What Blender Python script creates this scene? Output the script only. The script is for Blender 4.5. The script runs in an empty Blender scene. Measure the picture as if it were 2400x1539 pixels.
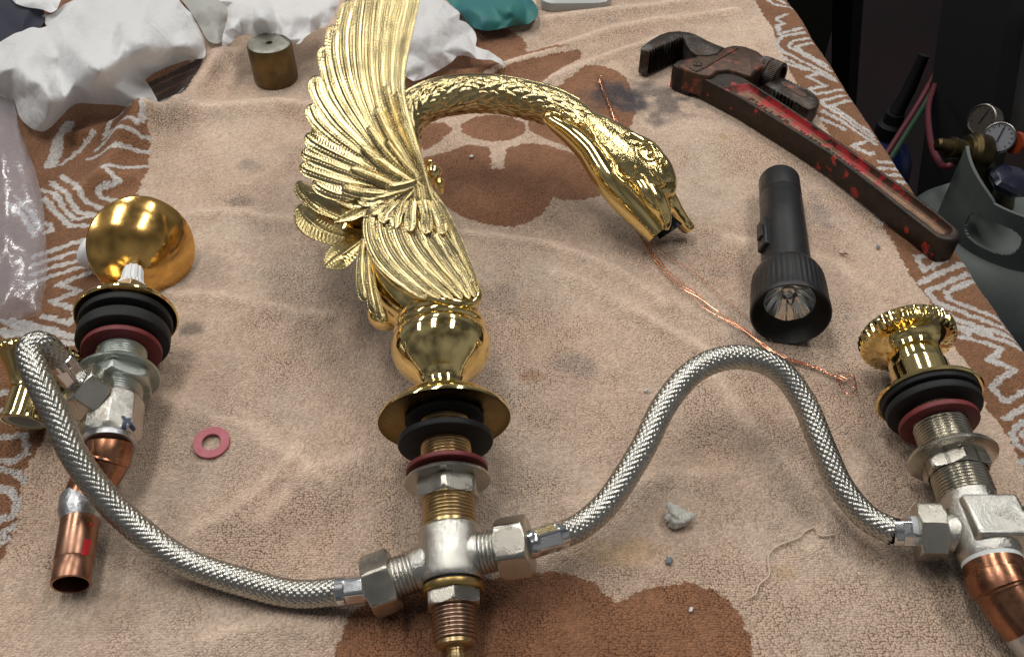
import bpy, bmesh, math, random
import numpy as np
from mathutils import Vector, Matrix, noise as mnoise
from mathutils.bvhtree import BVHTree
from mathutils.geometry import delaunay_2d_cdt

# ------------------------------------------------------------------ camera, light, exposure
# All code below works in millimetres (z = 0 is the towel surface); meshes are stored in metres.
MM = 0.001
F = 2078.0; H = 360.0; C45 = math.sqrt(0.5)
scene = bpy.context.scene
col = scene.collection
cam_d = bpy.data.cameras.new("camera")
cam_d.sensor_width = 36.0
cam_d.lens = 36.0 * F / 2400.0
cam_d.clip_start = 0.01; cam_d.clip_end = 50
cam = bpy.data.objects.new("camera", cam_d)
cam.location = (0, 0, H * MM)
cam.rotation_euler = (math.radians(45), 0, 0)
col.objects.link(cam)
scene.camera = cam

world = bpy.data.worlds.new("World"); scene.world = world
world.use_nodes = True
wbg = world.node_tree.nodes["Background"]
wbg.inputs[1].default_value = 1.0
# made-up mottle of lighter and darker patches, added for varied reflections in the brass
wt = world.node_tree; wtc = wt.nodes.new("ShaderNodeTexCoord"); wno = wt.nodes.new("ShaderNodeTexNoise"); wrp = wt.nodes.new("ShaderNodeValToRGB")
wno.inputs["Scale"].default_value = 1.7; wno.inputs["Detail"].default_value = 2; wno.inputs["Roughness"].default_value = .5
wt.links.new(wtc.outputs["Generated"], wno.inputs["Vector"]); wt.links.new(wno.outputs["Fac"], wrp.inputs[0]); wt.links.new(wrp.outputs[0], wbg.inputs[0])
for el, (p_, c_) in zip(wrp.color_ramp.elements, ((.36, (.065, .065, .066, 1)), (.66, (.25, .25, .25, 1)))): el.position = p_; el.color = c_

def tube_light(name, x, y, z, lx, ly, watts, colr=(1.0, 0.972, 0.925)):
    d = bpy.data.lights.new(name, 'AREA')
    d.shape = 'RECTANGLE'; d.size = lx; d.size_y = ly; d.energy = watts; d.color = colr
    o = bpy.data.objects.new(name, d); o.location = (x, y, z)
    col.objects.link(o); return o
# twin-tube fluorescent fittings under the workshop ceiling, in two rows
for (fx, fy) in ((-0.45, 0.75), (-0.45, 2.5), (0.95, 0.75), (0.95, 2.5), (-1.85, 0.75), (-1.85, 2.5)):
    for k in (-1, 1):
        tube_light("ceiling_tube", fx + 0.09 * k, fy, 2.0, 0.08, 1.2, 7.8)

scene.view_settings.view_transform = 'Standard'
scene.view_settings.look = 'None'
scene.view_settings.exposure = -0.08
scene.view_settings.gamma = 1.0
try: scene.view_settings.use_curve_mapping = False
except Exception: pass
scene.cycles.max_bounces = 8
scene.cycles.transparent_max_bounces = 12
scene.cycles.caustics_reflective = False
scene.cycles.caustics_refractive = False
scene.cycles.sample_clamp_indirect = 6.0

random.seed(7); RNG = np.random.default_rng(7)

# ------------------------------------------------------------------ geometry helpers
def ray(u, v):
    r = (u - 1200.0) / F; p = (769.5 - v) / F
    return np.array([r, C45 * (1 + p), -C45 * (1 - p)])
def P(u, v, h=0.0):
    "point on the ray of photo position (u, v) at height h above the towel (mm)"
    d = ray(u, v); t = (h - H) / d[2]
    return np.array([d[0] * t, d[1] * t, h])
def Pv(U, Vv, Hh):
    U, Vv, Hh = (np.asarray(q, float) for q in (U, Vv, Hh)); p = (769.5 - Vv) / F
    t = (Hh - H) / (-C45 * (1 - p)); return np.stack([(U - 1200) / F * t, C45 * (1 + p) * t, Hh + 0 * t], -1)
def depth(p): return C45 * (p[1] - (p[2] - H))
def project(p):
    dp = depth(p); up = C45 * (p[1] + (p[2] - H))
    return 1200 + F * p[0] / dp, 769.5 - F * up / dp
def nrm(v):
    v = np.asarray(v, float); n = np.linalg.norm(v)
    return v / n if n > 1e-12 else v
def catmull(pts, n):
    pts = np.asarray(pts, float)
    a = np.vstack([2 * pts[0] - pts[1], pts, 2 * pts[-1] - pts[-2]])
    m = len(pts) - 1; out = []
    for t in np.linspace(0, m, n):
        i = min(int(t), m - 1); f = t - i
        p0, p1, p2, p3 = a[i], a[i + 1], a[i + 2], a[i + 3]
        out.append(0.5 * (2 * p1 + (p2 - p0) * f + (2 * p0 - 5 * p1 + 4 * p2 - p3) * f * f + (3 * p1 - p0 - 3 * p2 + p3) * f ** 3))
    return np.array(out)
def resample(pts, n, closed=False):
    pts = np.asarray(pts, float)
    if closed: pts = np.vstack([pts, pts[:1]])
    d = np.r_[0, np.cumsum(np.linalg.norm(np.diff(pts, axis=0), axis=1))]
    s = np.linspace(0, d[-1], n + 1)[:-1] if closed else np.linspace(0, d[-1], n)
    return np.stack([np.interp(s, d, pts[:, k]) for k in range(pts.shape[1])], 1)
def tangents(p):
    t = np.gradient(p, axis=0); return t / np.maximum(np.linalg.norm(t, axis=1, keepdims=True), 1e-9)
def frames(p, ref=None):
    "tangent, normal, binormal along a path; ref keeps the binormal near one direction, else parallel transport"
    T = tangents(p); N = np.zeros_like(T); B = np.zeros_like(T)
    if ref is not None:
        for i in range(len(p)):
            b = np.asarray(ref, float) - T[i] * np.dot(ref, T[i]); B[i] = nrm(b); N[i] = np.cross(B[i], T[i])
        return T, N, B
    r = np.array([0, 0, 1.0]) if abs(T[0][2]) < 0.9 else np.array([1.0, 0, 0])
    n = nrm(r - T[0] * np.dot(r, T[0]))
    for i in range(len(p)):
        n = nrm(n - T[i] * np.dot(n, T[i])); N[i] = n; B[i] = np.cross(T[i], n)
    return T, N, B

class MB:
    def __init__(self): self.v = []; self.f = []; self.n = 0; self.flip = False
    def add(self, V, faces):
        b = self.n; V = np.asarray(V, float).reshape(-1, 3)
        self.v.append(V); self.n += len(V)
        for f in faces: self.f.append(tuple(b + i for i in f))
        return b
    def grid(self, V, cu=False, cv=True, cap0=False, cap1=False):
        V = np.asarray(V, float); a, b = V.shape[:2]; fs = []
        for i in range(a if cu else a - 1):
            i2 = (i + 1) % a
            for j in range(b if cv else b - 1):
                j2 = (j + 1) % b
                fs.append((i * b + j, i * b + j2, i2 * b + j2, i2 * b + j))
        if cap0: fs.append(tuple(range(b))[::-1])
        if cap1: fs.append(tuple((a - 1) * b + j for j in range(b)))
        self.add(V, fs); return self
    def loft(self, loops, cap0=True, cap1=True):
        return self.grid(np.array(loops), False, True, cap0, cap1)
    def box(self, c, ax, ay, az):
        c, ax, ay, az = (np.asarray(q, float) for q in (c, ax, ay, az))
        V = [c + sx * ax + sy * ay + sz * az for sz in (-1, 1) for sx, sy in ((-1, -1), (1, -1), (1, 1), (-1, 1))]
        self.add(V, [(3, 2, 1, 0), (4, 5, 6, 7), (0, 1, 5, 4), (1, 2, 6, 5), (2, 3, 7, 6), (3, 0, 4, 7)]); return self
    def tube(self, pts, r, n=12, cap=True, ref=None, ry=None):
        pts = np.asarray(pts, float); m = len(pts)
        r = np.broadcast_to(np.asarray(r, float), (m,)); ry = r if ry is None else np.broadcast_to(np.asarray(ry, float), (m,))
        T, N, B = frames(pts, ref)
        th = np.linspace(0, 2 * math.pi, n, endpoint=False)
        V = pts[:, None] + N[:, None] * (r[:, None] * np.cos(th))[:, :, None] + B[:, None] * (ry[:, None] * np.sin(th))[:, :, None]
        return self.grid(V, False, True, cap, cap)
    def ellipsoid(self, c, ax, ay, az, n=16, m=10):
        c, ax, ay, az = (np.asarray(q, float) for q in (c, ax, ay, az))
        V = []
        for i in range(m + 1):
            ph = math.pi * (i + 0.02) / (m + 0.04)
            V.append([c + az * math.cos(ph) + math.sin(ph) * (ax * math.cos(t) + ay * math.sin(t)) for t in np.linspace(0, 2 * math.pi, n, endpoint=False)])
        return self.grid(np.array(V), False, True, True, True)
    def lathe(self, A, d, prof, n=56, rfun=None, closed=False, e1=None, cap0=True, cap1=True):
        "prof: list of (s, r); rfun(theta, s, r) -> r"
        A = np.asarray(A, float); d = nrm(d)
        if e1 is None: e1 = np.array([0, 0, 1.0]) if abs(d[2]) < 0.9 else np.array([1.0, 0, 0])
        e1 = nrm(e1 - d * np.dot(e1, d)); e2 = np.cross(d, e1)
        th = np.linspace(0, 2 * math.pi, n, endpoint=False)
        rows = []
        for s, r in prof:
            rr = np.full(n, float(r))
            if rfun is not None: rr = rfun(th, s, rr)
            rows.append(A + d * s + (rr * np.cos(th))[:, None] * e1 + (rr * np.sin(th))[:, None] * e2)
        return self.grid(np.array(rows), closed, True, cap0 and not closed, cap1 and not closed)
    def build(self, name, mat, parent=None, angle=38, uv=None, recalc=True):
        V = np.vstack(self.v) if self.v else np.zeros((0, 3))
        org = origin_of(parent) if parent is not None else None
        if org is None:
            org = np.array([V[:, 0].mean(), V[:, 1].mean(), V[:, 2].min()])
            loc = org
        else: loc = None
        me = bpy.data.meshes.new(name)
        me.from_pydata(((V - org) * MM).tolist(), [], self.f)
        if recalc:
            bm = bmesh.new(); bm.from_mesh(me); bmesh.ops.recalc_face_normals(bm, faces=bm.faces); bm.to_mesh(me); bm.free()
        me.polygons.foreach_set("use_smooth", [True] * len(me.polygons))
        if angle < 180: me.set_sharp_from_angle(angle=math.radians(angle))
        me.materials.append(mat)
        o = bpy.data.objects.new(name, me); col.objects.link(o)
        if parent is not None: o.parent = parent
        else:
            o.location = loc * MM; ORG[o.name] = loc
        return o

ORG = {}
def origin_of(o):
    while o.parent is not None: o = o.parent
    return ORG[o.name]
def tag(o, label, cat, group=None, kind=None):
    if label: o["label"] = label
    if cat: o["category"] = cat
    if group: o["group"] = group
    if kind: o["kind"] = kind
    return o
def thing(name, label, cat, base, group=None):
    o = bpy.data.objects.new(name, None); o.empty_display_size = 0.01
    base = np.asarray(base, float); o.location = base * MM; ORG_name = o.name
    col.objects.link(o); ORG[o.name] = base
    return tag(o, label, cat, group)
def inst(name, me, parent, M):
    "a piece that shares mesh data: M is a 4x4 matrix to world mm, mesh in mm"
    org = origin_of(parent)
    o = bpy.data.objects.new(name, me); col.objects.link(o); o.parent = parent
    o.matrix_local = Matrix.Scale(MM, 4) @ Matrix.Translation(Vector(-org)) @ M
    return o
def basis(x, y, z, o):
    return Matrix(((x[0], y[0], z[0], o[0]), (x[1], y[1], z[1], o[1]), (x[2], y[2], z[2], o[2]), (0, 0, 0, 1)))
def bvh_of(*mbs):
    V = []; Fs = []
    for mb in mbs:
        b = len(V); V += [Vector(p) for p in np.vstack(mb.v)]; Fs += [tuple(b + i for i in f) for f in mb.f]
    return BVHTree.FromPolygons(V, Fs)
def hit(bvh, u, v, lift=0.0):
    loc, no, _, _ = bvh.ray_cast(Vector((0, 0, H)), Vector(nrm(ray(u, v))))
    if loc is None: return None, None
    no = np.array(no)
    if np.dot(no, ray(u, v)) > 0: no = -no
    return np.array(loc) + no * lift, no
def hit_path(bvh, pts, n, lift=0.0):
    out = []
    for (u, v) in catmull(pts, n):
        p, no = hit(bvh, u, v, lift)
        if p is not None: out.append(p)
    return np.array(out)

class Axis:
    def __init__(self, A, B): self.A = np.asarray(A, float); self.d = nrm(np.asarray(B, float) - self.A)
    def pt(self, s): return self.A + self.d * s
    def s(self, v):
        lo, hi = -250.0, 250.0
        vl = project(self.pt(lo))[1]; vh = project(self.pt(hi))[1]; sg = 1 if vh > vl else -1
        for _ in range(50):
            m = (lo + hi) / 2
            if (project(self.pt(m))[1] - v) * sg < 0: lo = m
            else: hi = m
        return (lo + hi) / 2
    def r(self, s, hw): return hw * depth(self.pt(s)) / F
    def prof(self, rows): return [(self.s(v), self.r(self.s(v), hw)) for v, hw in rows]

def hexfun(ap, ang0=0.0, cham=None, s0=0, s1=1):
    def f(th, s, r):
        a = (th - ang0 + math.pi / 6) % (math.pi / 3) - math.pi / 6
        rr = ap / np.cos(a)
        rc = ap * 1.155
        if cham:
            e = min(s - s0, s1 - s); rc = ap * 1.005 + max(e, 0) * 1.9
        return np.minimum(rr, rc)
    return f
def hexnut(mb, ax, s0, s1, ap, ang0=0.0, hole=0.0, ch=0.085):
    L = s1 - s0; c = ap * ch
    ss = [s0, s0 + c * .25, s0 + c * .5, s0 + c, s0 + L * .35, s1 - L * .35, s1 - c, s1 - c * .5, s1 - c * .25, s1]
    f = hexfun(ap, ang0, True, s0, s1)
    if hole <= 0:
        mb.lathe(ax.A, ax.d, [(s, ap) for s in ss], 96, f)
    else:
        def g(th, s, r): return np.where(r < ap * 0.9, r, f(th, s, r))
        pr = [(s0, hole)] + [(s, ap) for s in ss] + [(s1, hole)]
        mb.lathe(ax.A, ax.d, pr, 96, g, closed=True)
def thread_prof(s0, s1, r, pitch, dep):
    n = max(2, int(round((s1 - s0) / pitch))); out = []
    for i in range(n):
        a = s0 + (s1 - s0) * i / n; p = (s1 - s0) / n
        out += [(a, r - dep), (a + p * .25, r - dep * .25), (a + p * .45, r), (a + p * .62, r), (a + p * .85, r - dep * .4)]
    return out + [(s1, r - dep)]

# ------------------------------------------------------------------ materials
def new_mat(name):
    m = bpy.data.materials.new(name); m.use_nodes = True
    nt = m.node_tree; b = nt.nodes["Principled BSDF"]; return m, nt, b
def node(nt, t, **kw):
    n = nt.nodes.new(t)
    for k, v in kw.items(): setattr(n, k, v)
    return n
def noise_node(nt, scale, detail=4, rough=.6, coord="Object"):
    tc = node(nt, "ShaderNodeTexCoord"); n = node(nt, "ShaderNodeTexNoise")
    n.inputs["Scale"].default_value = scale; n.inputs["Detail"].default_value = detail; n.inputs["Roughness"].default_value = rough
    nt.links.new(tc.outputs[coord], n.inputs["Vector"]); return n
def ramp(nt, src, stops):
    r = node(nt, "ShaderNodeValToRGB"); e = r.color_ramp.elements
    while len(e) < len(stops): e.new(0.5)
    for el, (p, c) in zip(e, stops):
        el.position = p; el.color = (*c, 1) if len(c) == 3 else c
    nt.links.new(src, r.inputs[0]); return r
def rgba(c): return (c[0], c[1], c[2], 1)
def simple(name, c, rough=.5, metal=0.0, bump=0.0, bscale=400, var=0.0, vscale=60, c2=None, rvar=0.0, spec=None, lo=.35, hi=.65):
    m, nt, b = new_mat(name)
    b.inputs["Base Color"].default_value = rgba(c); b.inputs["Roughness"].default_value = rough; b.inputs["Metallic"].default_value = metal
    if spec is not None: b.inputs["Specular IOR Level"].default_value = spec
    if c2 is not None:
        n = noise_node(nt, vscale, 5); r = ramp(nt, n.outputs["Fac"], [(lo, c), (hi, c2)])
        nt.links.new(r.outputs[0], b.inputs["Base Color"])
    if rvar:
        n = noise_node(nt, vscale * 1.7, 5)
        mr = node(nt, "ShaderNodeMapRange"); mr.inputs[1].default_value = .3; mr.inputs[2].default_value = .7
        mr.inputs[3].default_value = max(0.02, rough - rvar); mr.inputs[4].default_value = rough + rvar
        nt.links.new(n.outputs["Fac"], mr.inputs[0]); nt.links.new(mr.outputs[0], b.inputs["Roughness"])
    if bump:
        n = noise_node(nt, bscale, 4); bp = node(nt, "ShaderNodeBump"); bp.inputs["Strength"].default_value = bump; bp.inputs["Distance"].default_value = 0.0006
        nt.links.new(n.outputs["Fac"], bp.inputs["Height"]); nt.links.new(bp.outputs[0], b.inputs["Normal"])
    return m

M = {}
M['brass'] = simple("polished_brass", (.82, .64, .28), .075, 1, c2=(.86, .67, .30), vscale=40, rvar=.03)
M['brass_wing'] = simple("cast_brass", (.64, .53, .28), .13, 1, c2=(.34, .28, .15), lo=.46, hi=.74, vscale=55, rvar=.05, bump=.15, bscale=900)
M['gold_dome'] = simple("smudged_gold_dome", (.80, .49, .16), .15, 1, c2=(.68, .40, .12), vscale=45, rvar=.07)
M['brass_hammered'] = simple("hammered_brass", (.72, .58, .27), .12, 1, bump=1.0, bscale=260)
M['brass_tail'] = simple("dull_cast_brass", (.40, .32, .15), .24, 1, c2=(.28, .22, .10), vscale=60, rvar=.06)
M['brass_dull'] = simple("tarnished_brass", (.42, .29, .11), .34, 1, c2=(.60, .42, .16), vscale=120, rvar=.08)
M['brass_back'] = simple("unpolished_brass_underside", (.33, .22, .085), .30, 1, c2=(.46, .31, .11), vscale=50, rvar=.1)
M['brass_thread'] = simple("bronze_thread", (.40, .28, .16), .33, 1, c2=(.54, .40, .20), vscale=150, rvar=.08)
M['bronze'] = simple("brown_bronze_thread", (.34, .235, .18), .33, 1, c2=(.44, .31, .22), vscale=150, rvar=.08)
M['nickel'] = simple("cast_nickel", (.66, .65, .61), .17, 1, c2=(.56, .54, .49), vscale=110, rvar=.07, bump=.7, bscale=1000)
M['nickel_thread'] = simple("nickel_thread", (.55, .52, .44), .24, 1, c2=(.44, .41, .34), vscale=140, rvar=.06)
M['nut'] = simple("nickel_nut", (.50, .47, .41), .28, 1, c2=(.60, .57, .50), vscale=60, rvar=.08, bump=.1, bscale=1500)
M['zinc'] = simple("zinc_plated_steel", (.42, .45, .41), .36, 1, c2=(.56, .60, .56), vscale=90, rvar=.1, bump=.2, bscale=900)
M['chrome'] = simple("chromed_ferrule", (.66, .67, .69), .17, 1, rvar=.03)
M['rubber'] = simple("black_rubber", (.010, .011, .012), .6, 0, c2=(.020, .021, .022), vscale=90, bump=.2, bscale=700, spec=.3)
M['fibre_red'] = simple("red_fibre_washer", (.20, .028, .030), .55, 0, c2=(.14, .02, .022), vscale=120)
M['fibre_pink'] = simple("pink_fibre_washer", (.55, .17, .20), .6, 0, c2=(.46, .12, .15), vscale=150)
M['copper'] = simple("worn_copper", (.48, .23, .13), .29, 1, c2=(.24, .11, .07), vscale=70, rvar=.12, bump=.12, bscale=300)
M['copper_tube'] = simple("copper_tube", (.46, .26, .18), .33, 1, c2=(.33, .17, .11), vscale=55, rvar=.1)
M['wire'] = simple("bare_copper_wire", (.80, .36, .22), .22, 1)
M['solder'] = simple("solder", (.55, .56, .58), .35, 1, bump=.5, bscale=500, rvar=.1)
M['braid'] = simple("steel_braid", (.50, .49, .45), .30, 1, c2=(.40, .39, .35), vscale=250, rvar=.06)
M['core'] = simple("hose_core", (.05, .05, .05), .5)
M['white_plastic'] = simple("white_plastic", (.80, .81, .80), .42)
M['teflon'] = simple("white_sealing_tape", (.72, .76, .76), .5, bump=.3, bscale=800)
M['liner'] = simple("cream_liner", (.62, .60, .50), .5)
M['blk'] = simple("black_plastic", (.008, .008, .009), .40, 0, c2=(.013, .013, .014), vscale=70, bump=.25, bscale=1600, rvar=.1)
M['blk_in'] = simple("black_bezel_inside", (.006, .006, .006), .5)
M['reflector'] = simple("flashlight_reflector", (.78, .78, .76), .10, 1)
M['ink'] = simple("blue_ink", (.03, .05, .11), .45)
M['redmark'] = simple("red_print", (.55, .02, .03), .45)
M['dark'] = simple("dark_bore", (.012, .011, .010), .6)
M['bore_shade'] = simple("shaded_limescale_bore", (.010, .011, .011), .8, 0, spec=.1, c2=(.16, .17, .16), vscale=260, lo=.5, hi=.72)  # near-black stands for the shade inside the bore, with paler scale in patches
M['solid_brass_old'] = simple("old_brass_weight", (.20, .135, .05), .42, .85, c2=(.12, .085, .045), vscale=60, rvar=.1)
M['weight_top'] = simple("greyed_brass_top", (.34, .34, .30), .45, .6, c2=(.20, .19, .15), vscale=120)
M['navy'] = simple("dark_navy_cloth", (.016, .018, .035), .8, bump=.4, bscale=700)
M['teal'] = simple("teal_cloth", (.015, .13, .155), .55, 0, c2=(.02, .17, .15), vscale=25, bump=.25, bscale=900)
M['grey_paint'] = simple("worn_grey_paint", (.100, .116, .110), .5, 0, c2=(.075, .088, .084), vscale=25, bump=.12, bscale=200)
M['floor'] = simple("dimmed_red_floor", (.012, .003, .0045), .7, 0, c2=(.006, .0028, .0035), vscale=3, spec=.2)  # dim light beyond the bench painted into floor and background colours
M['post'] = simple("black_steel_post", (.0035, .0038, .0045), .6, spec=.2)
M['cab'] = simple("dark_grey_green_panel", (.008, .008, .006), .6, spec=.2)
M['wood'] = simple("bench_top", (.10, .065, .04), .6, c2=(.07, .045, .03), vscale=12)
M['blue'] = simple("blue_plastic", (.006, .02, .11), .4)
M['hose_red'] = simple("red_gas_hose", (.075, .004, .011), .55)
M['hose_green'] = simple("green_gas_hose", (.003, .028, .008), .55)
M['gauge_face'] = simple("gauge_face", (.22, .225, .25), .35)
M['gauge_rim'] = simple("gauge_rim", (.20, .19, .17), .35, 1)
M['reg'] = simple("tarnished_regulator_brass", (.11, .08, .035), .4, 1, c2=(.05, .04, .02), vscale=60)
M['bakelite'] = simple("dark_bakelite_knob", (.012, .014, .03), .18)
M['orange'] = simple("orange_label", (.25, .035, .008), .5)
M['dim_white'] = simple("dimmed_white_board", (.13, .125, .12), .7)  # white darkened in colour for the dim light beyond the bench
M['tray'] = simple("grey_metal_tray", (.40, .41, .40), .45, .3)
M['splinter'] = simple("wood_splinter", (.28, .14, .07), .7)
M['fleck'] = simple("white_fleck", (.72, .73, .76), .6)
M['chip'] = simple("grey_blue_chip", (.16, .18, .21), .5)
M['thread'] = simple("cotton_thread", (.66, .53, .41), .9)

# lint: soft translucent
m, nt, b = new_mat("lint_wad"); b.inputs["Base Color"].default_value = (.55, .55, .50, 1); b.inputs["Roughness"].default_value = .9
b.inputs["Subsurface Weight"].default_value = .4; b.inputs["Subsurface Radius"].default_value = (.004, .004, .004); M['lint'] = m
# lens glass
m, nt, b = new_mat("clear_lens"); b.inputs["Base Color"].default_value = (1, 1, 1, 1); b.inputs["Roughness"].default_value = .03
b.inputs["Transmission Weight"].default_value = 1.0; b.inputs["IOR"].default_value = 1.2; M['lens'] = m
# paper
def paper_mat(name, c):
    m, nt, b = new_mat(name)
    b.inputs["Base Color"].default_value = rgba(c); b.inputs["Roughness"].default_value = .85; b.inputs["Specular IOR Level"].default_value = .2
    n = noise_node(nt, 1400, 3); bp = node(nt, "ShaderNodeBump"); bp.inputs["Strength"].default_value = .18; bp.inputs["Distance"].default_value = .0004
    nt.links.new(n.outputs["Fac"], bp.inputs["Height"])
    tcp = node(nt, "ShaderNodeTexCoord"); prev = bp
    for sc_, ds_ in ((42, .0035), (95, .0016)):
        vc = node(nt, "ShaderNodeTexVoronoi", feature='DISTANCE_TO_EDGE'); vc.inputs["Scale"].default_value = sc_; nt.links.new(tcp.outputs["Object"], vc.inputs["Vector"])
        mn = node(nt, "ShaderNodeMath", operation='MINIMUM'); mn.inputs[1].default_value = .22; nt.links.new(vc.outputs["Distance"], mn.inputs[0])
        b2 = node(nt, "ShaderNodeBump"); b2.inputs["Strength"].default_value = .7; b2.inputs["Distance"].default_value = ds_
        nt.links.new(mn.outputs[0], b2.inputs["Height"]); nt.links.new(prev.outputs[0], b2.inputs["Normal"]); prev = b2
    nt.links.new(prev.outputs[0], b.inputs["Normal"])
    tr = node(nt, "ShaderNodeBsdfTranslucent"); tr.inputs[0].default_value = rgba(c)
    mx = node(nt, "ShaderNodeMixShader"); mx.inputs[0].default_value = .28
    out = nt.nodes["Material Output"]
    nt.links.new(b.outputs[0], mx.inputs[1]); nt.links.new(tr.outputs[0], mx.inputs[2]); nt.links.new(mx.outputs[0], out.inputs[0])
    return m
M['paper'] = paper_mat("white_paper_towel", (.84, .85, .86))
M['rag'] = paper_mat("grey_white_rag", (.52, .53, .50))
# plastic film
m, nt, b = new_mat("clear_plastic_film")
out = nt.nodes["Material Output"]; tr = node(nt, "ShaderNodeBsdfTransparent"); tr.inputs[0].default_value = (.93, .94, .97, 1)
gl = node(nt, "ShaderNodeBsdfGlossy"); gl.inputs["Roughness"].default_value = .20; gl.inputs[0].default_value = (1, 1, 1, 1)
df = node(nt, "ShaderNodeBsdfDiffuse"); df.inputs[0].default_value = (.70, .70, .80, 1)
lw = node(nt, "ShaderNodeLayerWeight"); lw.inputs[0].default_value = .5
pw_ = node(nt, "ShaderNodeMath", operation='POWER'); pw_.inputs[1].default_value = 2.5; nt.links.new(lw.outputs["Facing"], pw_.inputs[0])
fr = node(nt, "ShaderNodeMath", operation='MULTIPLY_ADD'); fr.inputs[1].default_value = .6; fr.inputs[2].default_value = .07; nt.links.new(pw_.outputs[0], fr.inputs[0])
n = noise_node(nt, 60, 4); bp = node(nt, "ShaderNodeBump"); bp.inputs["Strength"].default_value = .28; bp.inputs["Distance"].default_value = .003
nt.links.new(n.outputs["Fac"], bp.inputs["Height"]); nt.links.new(bp.outputs[0], gl.inputs["Normal"]); nt.links.new(bp.outputs[0], lw.inputs["Normal"])
mx0 = node(nt, "ShaderNodeMixShader"); mx0.inputs[0].default_value = .24
nt.links.new(tr.outputs[0], mx0.inputs[1]); nt.links.new(df.outputs[0], mx0.inputs[2])
mx = node(nt, "ShaderNodeMixShader"); nt.links.new(fr.outputs[0], mx.inputs[0]); nt.links.new(mx0.outputs[0], mx.inputs[1]); nt.links.new(gl.outputs[0], mx.inputs[2])
nt.links.new(mx.outputs[0], out.inputs[0]); M['film'] = m
# wrench paints: iron with paint left in patches
def worn_paint(name, iron, iron2, paint, lo, hi, scale, rough=.45, dust=None):
    m, nt, b = new_mat(name)
    n = noise_node(nt, scale, 6, .65); n2 = noise_node(nt, scale * 2.2, 5)
    ri = ramp(nt, n2.outputs["Fac"], [(.3, iron), (.7, iron2)])
    mask = ramp(nt, n.outputs["Fac"], [(lo, (0, 0, 0)), (hi, (1, 1, 1))])
    mx = node(nt, "ShaderNodeMix", data_type='RGBA'); nt.links.new(mask.outputs[0], mx.inputs[0])
    nt.links.new(ri.outputs[0], mx.inputs[6])
    if dust:
        rp = ramp(nt, n2.outputs["Fac"], [(.42, paint), (.58, dust)]); nt.links.new(rp.outputs[0], mx.inputs[7])
    else: mx.inputs[7].default_value = rgba(paint)
    nt.links.new(mx.outputs[2], b.inputs["Base Color"]); b.inputs["Roughness"].default_value = rough; b.inputs["Metallic"].default_value = .35
    inv = node(nt, "ShaderNodeMapRange"); inv.inputs[3].default_value = .75; inv.inputs[4].default_value = 0.0
    nt.links.new(mask.outputs[0], inv.inputs[0]); nt.links.new(inv.outputs[0], b.inputs["Metallic"])
    bp = node(nt, "ShaderNodeBump"); bp.inputs["Strength"].default_value = .35; bp.inputs["Distance"].default_value = .0008
    nt.links.new(n2.outputs["Fac"], bp.inputs["Height"]); nt.links.new(bp.outputs[0], b.inputs["Normal"])
    return m
M['iron'] = worn_paint("rusty_iron", (.040, .034, .030), (.075, .052, .038), (.10, .095, .09), .52, .7, 110, .42)
M['iron_red'] = worn_paint("iron_with_red_paint", (.030, .026, .024), (.060, .043, .033), (.36, .022, .020), .605, .625, 62, .45)
M['channel'] = worn_paint("red_channel_paint", (.14, .085, .055), (.27, .16, .10), (.42, .016, .018), .53, .60, 48, .45, dust=(.36, .03, .03))
M['red_wall'] = worn_paint("red_channel_wall_paint", (.06, .04, .03), (.12, .06, .04), (.42, .014, .018), .49, .55, 52, .45, dust=(.36, .025, .025))
M['housing'] = worn_paint("rusty_red_housing", (.06, .046, .038), (.12, .065, .042), (.27, .055, .03), .54, .64, 80, .45)
M['letter'] = simple("worn_raised_letter", (.05, .03, .022), .4, .5)

# towel: colour from the woven pattern attribute; gaps between pile loops painted darker, for base weave and shade
m, nt, b = new_mat("terry_towel")
at = node(nt, "ShaderNodeAttribute"); at.attribute_name = "weave"
tc = node(nt, "ShaderNodeTexCoord"); nd_ = noise_node(nt, 120, 3)
dis = node(nt, "ShaderNodeVectorMath", operation='SCALE'); dis.inputs["Scale"].default_value = .0018
nt.links.new(nd_.outputs["Color"], dis.inputs[0])
vadd = node(nt, "ShaderNodeVectorMath", operation='ADD'); nt.links.new(tc.outputs["Object"], vadd.inputs[0]); nt.links.new(dis.outputs[0], vadd.inputs[1])
vo = node(nt, "ShaderNodeTexVoronoi", voronoi_dimensions='2D', feature='F1'); vo.inputs["Scale"].default_value = 900; vo.inputs["Randomness"].default_value = .7
nt.links.new(vadd.outputs[0], vo.inputs["Vector"])
gap = ramp(nt, vo.outputs["Distance"], [(.36, (0, 0, 0)), (.60, (1, 1, 1))])
gm = node(nt, "ShaderNodeMath", operation='MULTIPLY'); nt.links.new(gap.outputs[0], gm.inputs[0]); nt.links.new(at.outputs["Alpha"], gm.inputs[1])
gap_shade = node(nt, "ShaderNodeMix", data_type='RGBA', blend_type='MULTIPLY'); gap_shade.inputs[0].default_value = 1
nt.links.new(at.outputs["Color"], gap_shade.inputs[6]); gap_shade.inputs[7].default_value = (.42, .33, .27, 1)
mixg = node(nt, "ShaderNodeMix", data_type='RGBA'); nt.links.new(gm.outputs[0], mixg.inputs[0]); nt.links.new(at.outputs["Color"], mixg.inputs[6]); nt.links.new(gap_shade.outputs[2], mixg.inputs[7])
hs = node(nt, "ShaderNodeSeparateColor"); nt.links.new(vo.outputs["Color"], hs.inputs[0])
var = node(nt, "ShaderNodeMapRange"); var.inputs[3].default_value = .82; var.inputs[4].default_value = 1.16; nt.links.new(hs.outputs[0], var.inputs[0])
mu = node(nt, "ShaderNodeMix", data_type='RGBA', blend_type='MULTIPLY'); mu.inputs[0].default_value = 1
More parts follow.
